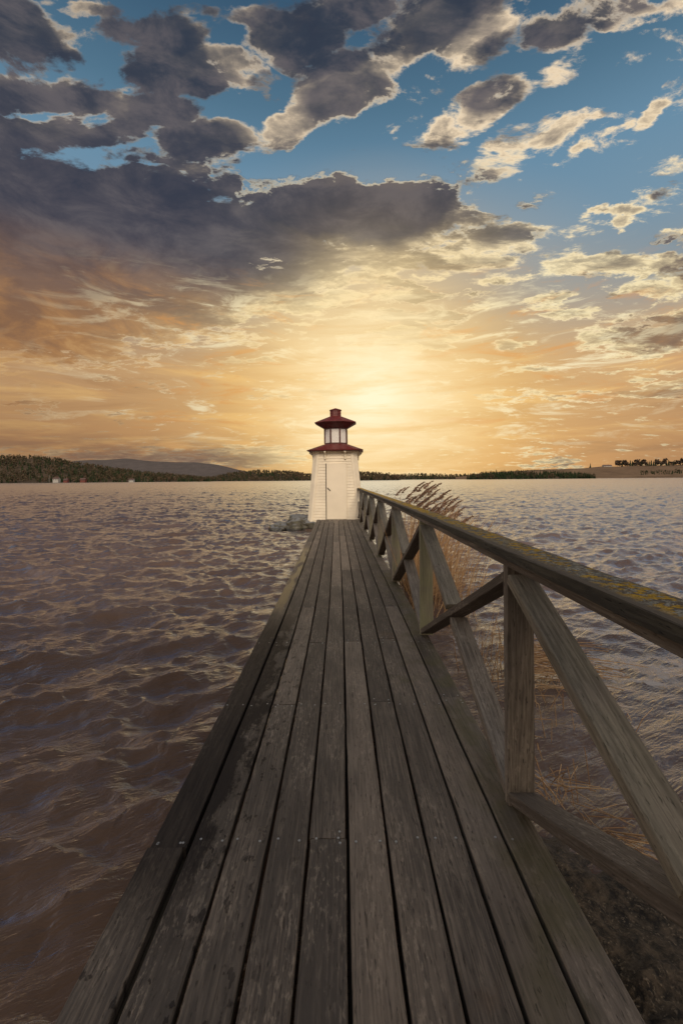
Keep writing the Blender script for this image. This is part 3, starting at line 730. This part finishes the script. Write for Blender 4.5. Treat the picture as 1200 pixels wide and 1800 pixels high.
b.tube([p, p+Vector((0, -0.035, 0))], 0.011, 8); b.tube([p+Vector((-.01, -0.035, 0.02)), p+Vector((0.05, -0.04, -0.05)), p+Vector((0.10, -0.038, -0.085))], [0.013, 0.011, 0.014], 8)
b.build('handle', M['iron'], door)
# eave skirt roof
def oct_ring(W, f, z): return [(-f,-W,z),(f,-W,z),(W,-f,z),(W,f,z),(f,W,z),(-f,W,z),(-W,f,z),(-W,-f,z)]
def oc(r, z): # regular octagon, flat side forward, r = apothem
    q = r*math.tan(math.pi/8); return oct_ring(r, q, z)
b = MB(); rings = [oct_ring(0.78, 0.62, 2.50), oct_ring(1.035, 0.80, 2.525), oct_ring(1.045, 0.81, 2.55), oc(0.46, 2.80), oc(0.40, 2.80)]
b.loft(rings, True, False); b.build('skirt_roof', M['red'], lh)
b = MB(); rings = [oct_ring(0.79, 0.63, 2.44), oct_ring(0.855, 0.68, 2.46), oct_ring(0.87, 0.69, 2.505)]
b.loft(rings, True, False); b.build('cornice', M['cream'], lh)
for side in range(4):
    for u in (-0.36, 0.38):
        M4 = Matrix.Rotation(side*math.pi/2, 4, 'Z'); b = MB()
        prof = [(0.0, 2.46), (0.19, 2.50), (0.19, 2.455), (0.07, 2.36), (0.045, 2.24), (0.055, 2.22), (0.04, 2.195), (0.0, 2.195)]
        V = [tuple(M4 @ Vector((u+du, -hw(z)-n, z))) for du in (-0.028, 0.028) for n, z in prof]; k = len(prof)
        b.raw(V, [tuple(range(k)), tuple(range(2*k-1, k-1, -1))] + [(i, i+k, (i+1) % k+k, (i+1) % k) for i in range(k)])
        b.build('bracket', M['cream'], lh)
# lantern
LR = 0.415
b = MB()
b.loft([oc(LR+0.012, 2.79), oc(LR+0.012, 2.855), oc(LR-0.03, 2.856)], True, False)
b.loft([oc(LR-0.03, 3.375), oc(LR+0.010, 3.376), oc(LR+0.010, 3.42)], True, False)
for k in range(8):
    a = math.pi/8 + k*math.pi/4; rr = LR/math.cos(math.pi/8)
    c0 = Vector((rr*math.cos(a), rr*math.sin(a), 3.115)); b.box(c0*1.0, (0.045, 0.05, 0.56), Matrix.Rotation(a, 3, 'Z').to_4x4())
lan = b.build('lantern', M['darkred'], lh)
for k in range(8):
    b = MB(); a = k*math.pi/4 - math.pi/2; M4 = Matrix.Rotation(k*math.pi/4, 4, 'Z'); q = LR*math.tan(math.pi/8)
    b.box((0, 0, 0), (2*q-0.03, 0.012, 0.53)); V = b.v[0] + np.array([[0, -LR+0.012, 3.115]])
    b.v[0] = np.array([tuple(M4 @ Vector(p)) for p in V]); b.build('pane', M['pane'], lan)
b = MB(); b.loft([oc(0.40, 3.415), oc(0.455, 3.42), oc(0.755, 3.60), oc(0.785, 3.615), oc(0.785, 3.635), oc(0.775, 3.645), oc(0.22, 3.885), oc(0.10, 3.89)], True, False)
rf = b.build('roof', M['red'], lh)
b = MB()
for z0 in (3.875, 3.935, 3.995, 4.055): b.loft([oc(0.205, z0), oc(0.212, z0+.004), oc(0.200, z0+.059)], True, False)
b.loft([oc(0.19, 4.112), oc(0.225, 4.114), oc(0.232, 4.125), oc(0.21, 4.145), oc(0.012, 4.215)], True, True)
b.build('cupola', M['red'], rf)

# ------------------------------------------------------------------ rocks beside the lighthouse
def rock(loc, size, seed, label, flat=0.5, rz=0.0):
    mb = MB(); nu, nv = 40, 24; V = []; Fc = []
    for j in range(nv+1):
        th = math.pi*j/nv
        for i in range(nu):
            ph = 2*math.pi*i/nu; p = Vector((math.sin(th)*math.cos(ph), math.sin(th)*math.sin(ph), math.cos(th)))
            e = 0.45; q = Vector([math.copysign(abs(c)**(1-e*flat), c) for c in p])
            d = 1 + 0.30*mnoise.fractal(p*1.3+Vector((seed, 0, 0)), 0.8, 2.0, 5)
            cr = mnoise.noise(p*2.6+Vector((0, seed, 3))); d -= 0.14*max(0, 0.12-abs(cr))/0.12
            V.append((q.x*d*size[0], q.y*d*size[1], q.z*d*size[2]))
    for j in range(nv):
        for i in range(nu):
            a = j*nu+i; b2 = j*nu+(i+1) % nu; Fc.append((a, a+nu, b2+nu, b2))
    mb.raw(V, Fc); o = mb.build('rock', M['rock'], None, True); o.location = loc; o.rotation_euler = (0, 0, rz)
    return tag(o, label, 'rock', 'rocks round the lighthouse footing')
rock((-1.62, 16.75, -0.31), (0.46, 0.40, 0.32), 1.0, 'rounded mossy boulder between the slanted grey rock and the blocky footing stone', 0.6)
rock((-2.22, 16.9, -0.44), (0.50, 0.40, 0.30), 4.2, 'slanted grey wet rock at the outer end of the stones left of the lighthouse', 0.25, 0.4)
rock((-1.15, 17.0, -0.33), (0.42, 0.55, 0.29), 7.7, 'dark layered blocky stone directly under the left corner of the lighthouse', 0.95)
rock((-1.5, 17.9, -0.30), (0.75, 0.7, 0.36), 9.1, 'pale flat-topped rock behind the mossy boulder left of the lighthouse', 0.6)
rock((-0.1, 17.75, -0.48), (1.05, 1.0, 0.42), 12.5, 'broad footing rock beneath the lighthouse floor', 0.9)

# ------------------------------------------------------------------ reeds
def reed_mats():
    def mk(name, a, b_, tr):
        m, t, b = material(name); ti = t.attr('tint', 'Fac'); P = t.n('ShaderNodeNewGeometry').outputs['Position']
        c = t.mix(t.m('ADD', t.mul(ti, 0.7), t.mul(t.noise(P, 30, 3, 0.6), 0.4), clamp=True), a, b_)
        t.put(b.inputs['Base Color'], c); b.inputs['Roughness'].default_value = 0.7; b.inputs['Specular IOR Level'].default_value = 0.25
        return m
    M['reed'] = mk('dry_reed', (0.26, 0.115, 0.042, 1), (0.74, 0.49, 0.26, 1), 0)
    M['plume'] = mk('reed_plume', (0.15, 0.080, 0.052, 1), (0.44, 0.28, 0.19, 1), 0)
reed_mats()
def plume(parent, base, dr, L, tint):
    mb = MB(); side = Vector((0.9, 0.1, 0)).normalized()
    n = 90
    for k in range(n):
        s = k/n; p = base + dr*(L*s) + side*(0.22*L*s*s) - Vector((0, 0, 0.20*L*s*s))
        ln = L*(0.34*(1-0.6*s))*random.uniform(.6, 1.2); 
        d = (dr*0.8 + side*random.uniform(.1, .9) + Vector((random.uniform(-.35, .35), random.uniform(-.6, .6), random.uniform(-.55, .15)))).normalized()
        wv = d.cross(Vector((random.uniform(-1, 1), random.uniform(-1, 1), .3))).normalized()*random.uniform(.004, .010)
        e = p + d*ln - Vector((0, 0, ln*0.25)); mdl = p + d*ln*0.5
        mb.raw([tuple(p), tuple(mdl+wv), tuple(e), tuple(mdl-wv)], [(0, 1, 2, 3)], None, tint+random.uniform(-.3, .3))
    mb.build('plume', M['plume'], parent)
def stalk(mb, base, top, lean, r, tint, kink=None):
    """base and top points, quadratic curve; optional kink folds the upper part over"""
    base, top = Vector(base), Vector(top); mid = base.lerp(top, 0.5) - Vector((lean*0.35, 0, -0.02)) + Vector((random.uniform(-.03, .03), random.uniform(-.03, .03), 0))
    pts = [base*(1-t)**2 + mid*2*t*(1-t) + top*t*t for t in (0, .2, .4, .6, .8, 1)]
    if kink is not None: pts = pts[:4] + [Vector(k) for k in kink]
    mb.tube(pts, [r, r*.95, r*.9, r*.8, r*.7] + [r*.5]*(len(pts)-5), 4, tint, 0, False)
    return pts
def leaf(mb, p, d, L, wdt, droop, tint):
    n = 5; V = []; side = d.cross(Vector((0, 0, 1))).normalized()
    for k in range(n+1):
        s = k/n; c = p + d*(L*s) - Vector((0, 0, droop*L*s*s)); ww = wdt*(1-s)**0.7
        V += [tuple(c-side*ww), tuple(c+side*ww)]
    mb.raw(V, [(2*k, 2*k+1, 2*k+3, 2*k+2) for k in range(n)], None, tint)
def standing_clump():
    root = tag(empty('reed_clump', (1.5, 7.4, WL)), 'tall clump of dry brown reeds with feathery plumes behind the far half of the railing', 'reeds')
    mb = MB(); inv = Matrix.Translation(-Vector(root.location)); npl = 0
    heads = []
    # plumes seen against the water and the far shore
    for px, py in [(703,858),(712,856),(722,862),(735,848),(741,850),(748,856),(752,846),(757,852),(762,850),(765,860),(726,870),(738,866),(746,872),(755,868),(768,872),(776,866),(781,862),(785,872),(779,880),(772,886),(764,884),(790,880),(796,874),(801,880),(788,890),(783,896),(799,888),(806,893),(793,900),(777,897),(760,892),(748,886),(736,880),(769,897),(785,905),(803,902),(810,912),(820,908),(752,878),(743,894),(730,890),(717,874)]:
        d = random.uniform(6.6, 8.6); heads.append(Vector(atd(px, py, d)))
    for hp in heads:
        L = random.uniform(.19, .30)
        bx = hp.x - random.uniform(.15, .45)*(0.6+hp.z*.4); by = hp.y + random.uniform(-.25, .25)
        base = Vector((max(1.0, bx), by, WL-.08)); tint = random.uniform(.1, .9)
        dr = Vector((.55, random.uniform(-.1, .1), .8)).normalized(); foot = hp - dr*L*.75
        stalk(mb, base, foot, .25, .0040, tint)
        plume(root, foot - Vector(root.location), dr, L, random.uniform(.1, .7))
    for k in range(560):
        y = random.triangular(5.6, 9.4, 7.2); x = 0.98 + bend(y) + abs(random.gauss(0, .42)) + 0.02*(y-5.5)
        hgt = random.uniform(.35, 1.45)*(1-.25*abs(x-1.3))
        base = (x, y, WL-.06); top = (x+random.gauss(.16, .16)*hgt*1.4, y+random.gauss(0, .12), WL+max(.25, hgt))
        tint = random.random()
        pts = stalk(mb, base, top, .15, random.uniform(.003, .0048), tint)
        if random.random() < .55:
            p = pts[random.choice((2, 3, 4))]; leaf(mb, p, Vector((random.uniform(.1, 1), random.uniform(-.5, .5), random.uniform(.2, 1))).normalized(), random.uniform(.2, .45), .006, random.uniform(.2, .9), tint)
    for k in range(70):          # bent-over straws fanning out to the right
        y = random.uniform(5.8, 8.2); x = 1.1+random.random()*.5
        L = random.uniform(.5, 1.1); zz = random.uniform(.1, .8)
        a = Vector((x, y, WL+zz*.4)); e = a + Vector((L*.9, random.uniform(-.5, .3), random.uniform(-.05, .5)*L))
        m_ = a.lerp(e, .5) + Vector((0, 0, .12*L)); mb.tube([a*(1-t)**2+m_*2*t*(1-t)+e*t*t for t in (0, .25, .5, .75, 1)], .0026, 3, random.random(), 0, False)
    o = mb.build('stem', M['reed'], root); o.matrix_parent_inverse = inv
standing_clump()
def broken_clump():
    c = Vector((1.62, 4.35, WL)); root = tag(empty('reed_clump', c), 'low clump of broken orange-brown reeds flattened on the water behind the near post', 'reeds')
    mb = MB()
    for k in range(50):          # upright stubs
        y = 4.35+random.gauss(0, .28); x = 1.42+random.gauss(0, .14); hgt = random.uniform(.2, .62)
        mb_t = (x+random.gauss(.04, .10), y+random.gauss(0, .06), WL+hgt); stalk(mb, (x, y, WL-.05), mb_t, .05, random.uniform(.0024, .0038), random.random())
    for k in range(95):          # flattened sheaf
        y = 4.2+random.gauss(0, .20); x = 1.45+random.random()*.25; L = random.uniform(.35, .85)
        a = Vector((x, y, WL+.06+random.random()*.22)); e = a + Vector((L, random.gauss(-.03, .10), random.uniform(-.12, .06)))
        m_ = a.lerp(e, .5) + Vector((0, 0, random.uniform(.02, .08))); mb.tube([a*(1-t)**2+m_*2*t*(1-t)+e*t*t for t in (0, .25, .5, .75, 1)], random.uniform(.0022, .0036), 4, random.random(), 0, False)
    for k in range(46):          # kinked loose straws in front
        y = random.uniform(2.9, 4.1); x = 1.15+random.random()*.75; L = random.uniform(.15, .42)
        a = Vector((x, y, WL-.03)); m_ = a + Vector((random.gauss(0, .07), random.gauss(0, .05), L*.8)); e = m_ + Vector((random.gauss(.06, .14), random.gauss(0, .08), random.uniform(-.25, .15)*L))
        mb.tube([a, a.lerp(m_, .5), m_, e], .0028, 4, random.random(), 0, False)
    o = mb.build('stem', M['reed'], root); o.matrix_parent_inverse = Matrix.Translation(-c)
broken_clump()
def straw_tuft():
    c = Vector((1.25, 2.55, -0.3)); root = tag(empty('straw_tuft', c), 'small tuft of orange straw on the stony bank right of the near post', 'straw')
    mb = MB()
    for k in range(22):
        a = Vector((1.22+random.gauss(0, .07), 2.55+random.gauss(0, .07), -.34)); L = random.uniform(.10, .26)
        d = Vector((random.uniform(-.9, .7), random.uniform(-.5, .5), random.uniform(.25, 1))).normalized(); e = a+d*L
        m_ = a.lerp(e, .55)+Vector((0, 0, .04)); mb.tube([a*(1-t)**2+m_*2*t*(1-t)+e*t*t for t in (0, .33, .66, 1)], .0024, 4, random.random(), 0, False)
    for k in range(44):          # drift line of straw along the bank
        s = random.random(); p = Vector(at(960+210*s, 1375+190*s, -.28)) + Vector((random.gauss(0, .05), random.gauss(0, .05), random.uniform(0, .04)))
        d = Vector((random.gauss(.4, .4), random.gauss(-.6, .3), random.uniform(-.05, .35))).normalized(); mb.tube([p, p+d*random.uniform(.08, .3)], .0022, 4, random.random(), 0, False)
    o = mb.build('stem', M['reed'], root); o.matrix_parent_inverse = Matrix.Translation(-c)
straw_tuft()

# ------------------------------------------------------------------ far shores
def land_mat(name, a, b_, field=None):
    m, t, b = material(name); P = t.n('ShaderNodeNewGeometry').outputs['Position']
    n = t.noise(P, 0.02, 6, 0.65); n2 = t.noise(P, 0.15, 4, 0.6)
    c = t.mix(t.ss(t.add(t.mul(n, .6), t.mul(n2, .4)), .35, .65), a, b_)
    t.put(b.inputs['Base Color'], c); b.inputs['Roughness'].default_value = 0.95; b.inputs['Specular IOR Level'].default_value = 0.1
    return m
M['forestfloor'] = land_mat('forest_floor', (0.045, 0.034, 0.022, 1), (0.11, 0.075, 0.05, 1))
M['farridge'] = land_mat('hazed_wooded_ridge', (0.085, 0.071, 0.066, 1), (0.115, 0.095, 0.088, 1))  # distance haze is mixed into this paler, greyer ridge colour
M['field'] = land_mat('dry_field', (0.115, 0.072, 0.044, 1), (0.20, 0.128, 0.078, 1))
def foliage_mat(name, stops):
    m, t, b = material(name); ti = t.attr('tint', 'Fac')
    t.put(b.inputs['Base Color'], t.ramp(ti, stops)); b.inputs['Roughness'].default_value = 0.9; b.inputs['Specular IOR Level'].default_value = 0.1
    return m
M['wood'] = foliage_mat('mixed_woodland', [(0, (0.016, 0.024, 0.012, 1)), (.45, (0.035, 0.048, 0.020, 1)), (.6, (0.060, 0.052, 0.030, 1)), (1, (0.135, 0.092, 0.060, 1))])
M['conifer'] = foliage_mat('conifer_foliage', [(0, (0.010, 0.018, 0.010, 1)), (1, (0.032, 0.042, 0.022, 1))])
M['barecrown'] = foliage_mat('bare_twigs', [(0, (0.045, 0.034, 0.027, 1)), (1, (0.09, 0.066, 0.05, 1))])
M['trunk'] = simple('bark', (0.05, 0.036, 0.027, 1), 0.9)
def add_tree(mb, p, h, kind, tint):
    """one crown of ragged leaf clumps; kind 0 conifer, 1 bare broadleaf"""
    x, y, z = p
    if kind == 0:
        n = 7; tiers = 5
        for k in range(tiers):
            s = k/tiers; zc = z + h*(0.10+.86*s); r = h*0.20*(1-s)**.8*random.uniform(.8, 1.2); hh = h*.30
            a0 = random.random()*6
            ring = [(x+r*math.cos(a0+6.283*i/n)*random.uniform(.6, 1.25), y+r*math.sin(a0+6.283*i/n)*random.uniform(.6, 1.25), zc-random.uniform(0, .06)*h) for i in range(n)]
            ring.append((x+random.uniform(-.02, .02)*h, y, zc+hh*random.uniform(.8, 1.1)))
            mb.raw(ring, [(i, (i+1) % n, n) for i in range(n)], None, min(1, max(0, tint+random.uniform(-.12, .12))))
    else:
        for k in range(9):
            a = random.random()*6.28; rr = h*.27*math.sqrt(random.random()); zc = z + h*random.uniform(.35, .9); q = h*random.uniform(.09, .17)
            c = (x+rr*math.cos(a), y+rr*math.sin(a), zc)
            V = [(c[0]+q*random.uniform(-1.1, 1.1), c[1]+q*random.uniform(-1, 1), c[2]+q*random.uniform(-1, 1.2)) for _ in range(7)]
            mb.raw(V, [(0,1,2),(2,3,4),(4,5,6),(0,3,6),(1,4,5),(2,5,0)], None, min(1, max(0, tint+random.uniform(-.15, .15))))
def interp(prof, x):
    xs = [p[0] for p in prof]; return float(np.interp(x, xs, [p[1] for p in prof]))
def hill(name, prof, d0, d1, treeh, mat, base_off=-0.6, nrow=14, step=6):
    """land rising from the shore at distance d0 to the skyline (prof in photo pixels) at d1, falling away behind"""
    xs = np.arange(prof[0][0], prof[-1][0]+step, step); mb = MB(); V = []
    for px in xs:
        top = interp(prof, px); dx, dy = unroll(px, top); zt = max(0.6, H - dy*d1/F - treeh*.8)
        for j in range(nrow+1):
            s = j/nrow
            if s <= .8: q = s/.8; d = d0+(d1-d0)*q; z = WL+base_off*(1-q)*2 + (zt-WL)*(q*q*(3-2*q))
            else: q = (s-.8)/.2; d = d1+(d1-d0)*.6*q; z = zt*(1-q)-2*q
            z += (mnoise.noise(Vector((px*.02, s*4, d0*.01)))*.12)*max(0, zt)*(min(s, .7))
            V.append((dx*d/F, d, z))
    n = nrow+1
    mb.raw(V, [(i*n+j, (i+1)*n+j, (i+1)*n+j+1, i*n+j+1) for i in range(len(xs)-1) for j in range(nrow)])
    o = mb.build(name, mat, None, True); o['kind'] = 'structure'
    return o
def hill_z(prof, d0, d1, treeh, px, q, base_off=-0.6):
    top = interp(prof, px); dx, dy = unroll(px, top); zt = max(0.6, H - dy*d1/F - treeh*.8)
    d = d0+(d1-d0)*q; return (dx*d/F, d, WL+base_off*(1-q)*2+(zt-WL)*(q*q*(3-2*q))*0.97)
LEFT = [(-260,790),(-100,792),(0,800),(50,800),(90,803),(130,811),(180,819),(220,825),(250,829),(300,833),(345,838),(372,842)]
ISLE = [(350,843),(375,838),(405,831),(430,828),(470,826),(510,828),(545,833),(575,842),(600,845)]
RIDGE = [(60,826),(125,812),(170,808),(220,808),(260,810),(300,813),(345,813),(380,817),(405,822),(440,830),(480,838)]
CAPE = [(560,842),(600,834),(632,829),(655,830),(690,834),(700,840)]
MIDW = [(640,842),(692,834),(730,832),(790,834),(840,832),(880,833),(960,836)]
PINES = [(820,840),(838,833),(862,828),(890,828),(930,829),(980,829),(1020,831),(1045,836)]
FIELD = [(800,838),(860,831),(930,826),(985,825),(1030,823),(1060,820),(1085,820),(1130,819),(1200,817),(1290,812),(1420,806)]
hill('hill', LEFT, 820, 1150, 11, M['forestfloor'])
hill('hill', ISLE, 1000, 1250, 10, M['forestfloor'])
hill('hill', RIDGE, 2300, 2900, 0, M['farridge'])
hill('hill', CAPE, 760, 860, 9, M['forestfloor'])
hill('hill', MIDW, 1300, 1500, 9, M['forestfloor'])
hill('hill', PINES, 900, 960, 9, M['forestfloor'])
hill('hill', FIELD, 1000, 1500, 0, M['field'])
def wood_on(label, prof, d0, d1, treeh, count, conif, qlo=0.06, tintr=(0.1, .9)):
    mb = MB(); x0, x1 = prof[0][0], prof[-1][0]
    for k in range(count):
        px = random.uniform(x0, x1); q = qlo+(1-qlo)*random.random()**0.9
        p = hill_z(prof, d0, d1, treeh, px, q); g = mnoise.noise(Vector((px*.022, q*3.2, d0*.01)))
        kind = 0 if random.random() < conif+g*.6 else 1
        t_ = random.uniform(.0, .45) if kind == 0 else random.uniform(.6, 1)
        add_tree(mb, p, treeh*random.uniform(.65, 1.25), kind, t_)
    o = mb.build('forest', M['wood']); tag(o, label, 'forest', None, 'stuff')
wood_on('mixed dark green and brown forest on the big hill at the far left', LEFT, 820, 1150, 10, 3200, .42)
wood_on('low brown-green wood on the small island hill left of the lighthouse', ISLE, 1000, 1250, 9, 1300, .35)
wood_on('dark wood on the point just right of the lighthouse', CAPE, 760, 860, 9, 420, .25)
wood_on('distant low wood along the shore between the lighthouse and the pine grove', MIDW, 1300, 1500, 9, 1100, .5)
wood_on('dark pine grove along the right shore in front of the dry field', PINES, 900, 960, 9, 700, .85)
wood_on('dark wood along the back of the ridge left of the tall lone conifer', [(800,838),(860,831),(930,826),(985,825),(1030,823)], 1000, 1500, 5, 700, .5, .70)
# hedgerow on the field and the skyline trees (each its own tree)
mb = MB()
for k in range(150):
    s = random.random(); px = 1125+s*130; p = Vector(atd(px, 834-5*random.random()-s*3, 1080+random.uniform(-20, 20))); add_tree(mb, (p.x, p.y, p.z-2), random.uniform(4, 8), 1 if random.random() < .4 else 0, random.uniform(.0, .7))
tag(mb.build('hedgerow', M['wood']), 'dark scrubby hedgerow across the dry field at the right edge', 'hedgerow', None, 'stuff')
def skyline_tree(px, ybase, ytop, kind, label):
    d = 1420.0; base = Vector(atd(px, ybase, d)); h = (ybase-ytop)*d/F
    root = tag(empty('conifer' if kind == 0 else 'bare_tree', base), label, 'tree', 'trees on the skyline above the field')
    mb = MB(); mb.tube([(0, 0, -4), (0, 0, h*.6), (0, 0, h*.95)], [h*.022, h*.015, h*.004], 5); mb.build('trunk', M['trunk'], root)
    mb = MB()
    for r in range(2 if kind == 0 else 4): add_tree(mb, (random.uniform(-.05, .05)*h, 0, h*.06), h*random.uniform(.92, 1.0), kind, random.uniform(.2, .9))
    mb.build('crown', M['conifer'] if kind == 0 else M['barecrown'], root)
sk = [(1037,829,815,0),(1084.0,823.0,809.5,1),(1088.2,822.9,809.5,1),(1092.6,822.8,811.9,0),(1097.1,822.7,808.3,1),(1099.9,822.6,812.1,1),(1103.6,822.5,813.4,1),(1106.7,822.4,809.7,0),(1110.8,822.3,810.1,0),(1113.7,822.2,812.5,1),(1116.3,822.2,811.9,1),(1119.3,822.1,807.8,1),(1122.5,822.0,809.8,1),(1126.4,821.9,809.1,0),(1130.4,821.8,807.4,1),(1133.6,821.7,811.7,1),(1136.5,821.6,811.4,0),(1140.3,821.5,809.8,0),(1143.6,821.5,809.2,0),(1147.2,821.4,810.4,0),(1151.2,821.3,808.4,0),(1153.8,821.2,807.1,1),(1156.5,821.1,809.9,1),(1160.2,821.0,811.8,0),(1163.2,820.9,810.8,1),(1167.3,820.8,806.2,1),(1170.6,820.7,809.7,0),(1174.7,820.6,808.6,0),(1178.9,820.5,811.3,1),(1183.4,820.4,810.1,0),(1187.2,820.3,809.3,1),(1191.7,820.2,809.3,1),(1194.9,820.1,810.8,0),(1197.8,820.0,805.1,1),(1200.7,820.0,807.0,0),(1204.4,819.9,809.4,1),(1208.2,819.8,808.0,1),(1211.6,819.7,807.0,0)]
for px, yb, yt, kd in sk:
    lab = 'dark conifer in the tree row on the skyline above the dry field' if kd == 0 else 'bare broadleaf tree in the tree row on the skyline above the dry field'
    if px == 1037: lab = 'lone tall thin conifer left of the white farmhouse on the skyline'
    skyline_tree(px, yb, yt, kd, lab)
# ------------------------------------------------------------------ houses
M['whitewall'] = simple('white_house_paint', (0.42, 0.40, 0.37, 1), 0.8)
M['redwall'] = simple('falu_red_paint', (0.15, 0.042, 0.030, 1), 0.8)
M['tile'] = simple('house_roof_tile', (0.10, 0.06, 0.05, 1), 0.8)
M['glassdark'] = simple('dark_window', (0.05, 0.055, 0.06, 1), 0.2)
def house(px, py, d, w_, dp, hgt, wall, label, rz=0.0):
    base = Vector(atd(px, py, d)); root = tag(empty('house', base), label, 'house'); root.rotation_euler = (0, 0, rz)
    mb = MB(); x, y = w_/2, dp/2; r = hgt*1.55
    mb.raw([(-x,-y,-3),(x,-y,-3),(x,y,-3),(-x,y,-3),(-x,-y,hgt),(x,-y,hgt),(x,y,hgt),(-x,y,hgt),(-x,0,r),(x,0,r)], [(0,1,5,4),(1,2,6,9,5),(2,3,7,6),(3,0,4,8,7)])
    mb.build('wall', wall, root)
    mb = MB(); e = .5
    for s in (-1, 1):
        q = [(-x-e, s*(y+e), hgt-.35), (x+e, s*(y+e), hgt-.35), (x+e, 0, r+.1), (-x-e, 0, r+.1)]; q2 = [(a, b_, c+.25) for a, b_, c in q]
        mb.raw(q+q2, [(0,1,2,3),(4,5,6,7),(0,1,5,4),(1,2,6,5),(2,3,7,6),(3,0,4,7)])
    rf_ = mb.build('roof', M['tile'], root)
    mb = MB(); mb.box((x*.3, 0, r+.6), (.8, .8, 1.6)); mb.build('chimney', M['redwall'], rf_)
    for k in range(3):
        mb = MB(); mb.box((-x+w_*(k+.5)/3, -y-.02, hgt*.55), (1.1, .08, 1.3)); mb.build('window', M['glassdark'], root)
    return root
house(1066, 822, 1400, 26, 10, 5.5, M['whitewall'], 'long white farmhouse on the skyline above the dry field', .1)
house(1050, 825, 1380, 9, 7, 4, M['whitewall'], 'small pale outbuilding just left of the long white farmhouse')
house(100, 845.5, 830, 10, 7, 4, M['whitewall'], 'white waterside house under the forested hill, nearest the left edge')
house(117, 846, 826, 7, 6, 3, M['redwall'], 'little red boathouse beside the white waterside house')
house(147, 846, 830, 9, 6, 3.6, M['redwall'], 'red waterside cottage with the forest right behind it')
house(232, 846, 832, 8, 6, 3, M['whitewall'], 'low white cottage alone on the shore at the foot of the hill')
def mast(px, y0, y1, d, label):
    a, b_ = Vector(atd(px, y0, d)), Vector(atd(px, y1, d)); mb = MB()
    mb.tube([(0, 0, -1), (0, 0, (b_-a).z)], [.22, .12], 6); mb.box((0, 0, (b_-a).z*.8), (1.6, .15, .15))
    o = mb.build('flagpole', M['whitewall']); o.location = a; tag(o, label, 'flagpole')
mast(87, 846, 835, 822, 'thin white flagpole on the shore left of the white waterside house')

# ------------------------------------------------------------------ the shore behind the viewer, with unseen trees added to shade the near end
def shore_z(X, Y): return -0.25 + 0.10*fbm(X, Y, .8, 4, 2.0) + 0.03*np.minimum(0, Y+2)*-1
heightfield('shore', np.linspace(-26, 26, 60), np.linspace(-30, -1.3, 40), shore_z, M['mud'])
def shade_tree(x, y, h, label):
    root = tag(empty('shade_tree', (x, y, -.2)), label, 'tree', 'unseen trees added behind the viewer for shade')
    mb = MB()
    for k in range(4):
        a = random.random()*6.28; mb.tube([(0, 0, -.1), (.15*math.cos(a)*h*.4, .15*math.sin(a)*h*.4, h*.4), (.3*math.cos(a)*h*.6, .3*math.sin(a)*h*.6, h*.85)], [.08, .06, .02], 6)
    mb.build('trunk', M['trunk'], root)
    mb = MB()
    for k in range(2600):
        a = random.random()*6.28; r = h*.44*math.sqrt(random.random()); z = h*(.48+.52*random.random()); r *= math.sqrt(max(0.1, 1-((z/h-.72)/.36)**2)); q = random.uniform(.09, .18)
        c = np.array([r*math.cos(a), r*math.sin(a), z]); V = [tuple(c+rng.uniform(-q, q, 3)) for _ in range(4)]; mb.raw(V, [(0, 1, 2), (1, 2, 3)], None, random.random())
    mb.build('crown', M['barecrown'], root)
for x, y, h in [(-7.5,-4.2,6.6),(-4.2,-3.2,6.9),(-1.2,-3.0,6.8),(1.9,-2.9,7.0),(4.9,-3.3,6.8),(8.2,-4.0,7.0)]:
    shade_tree(x, y, h, 'unseen bushy tree added behind the viewer to shade the near boardwalk')
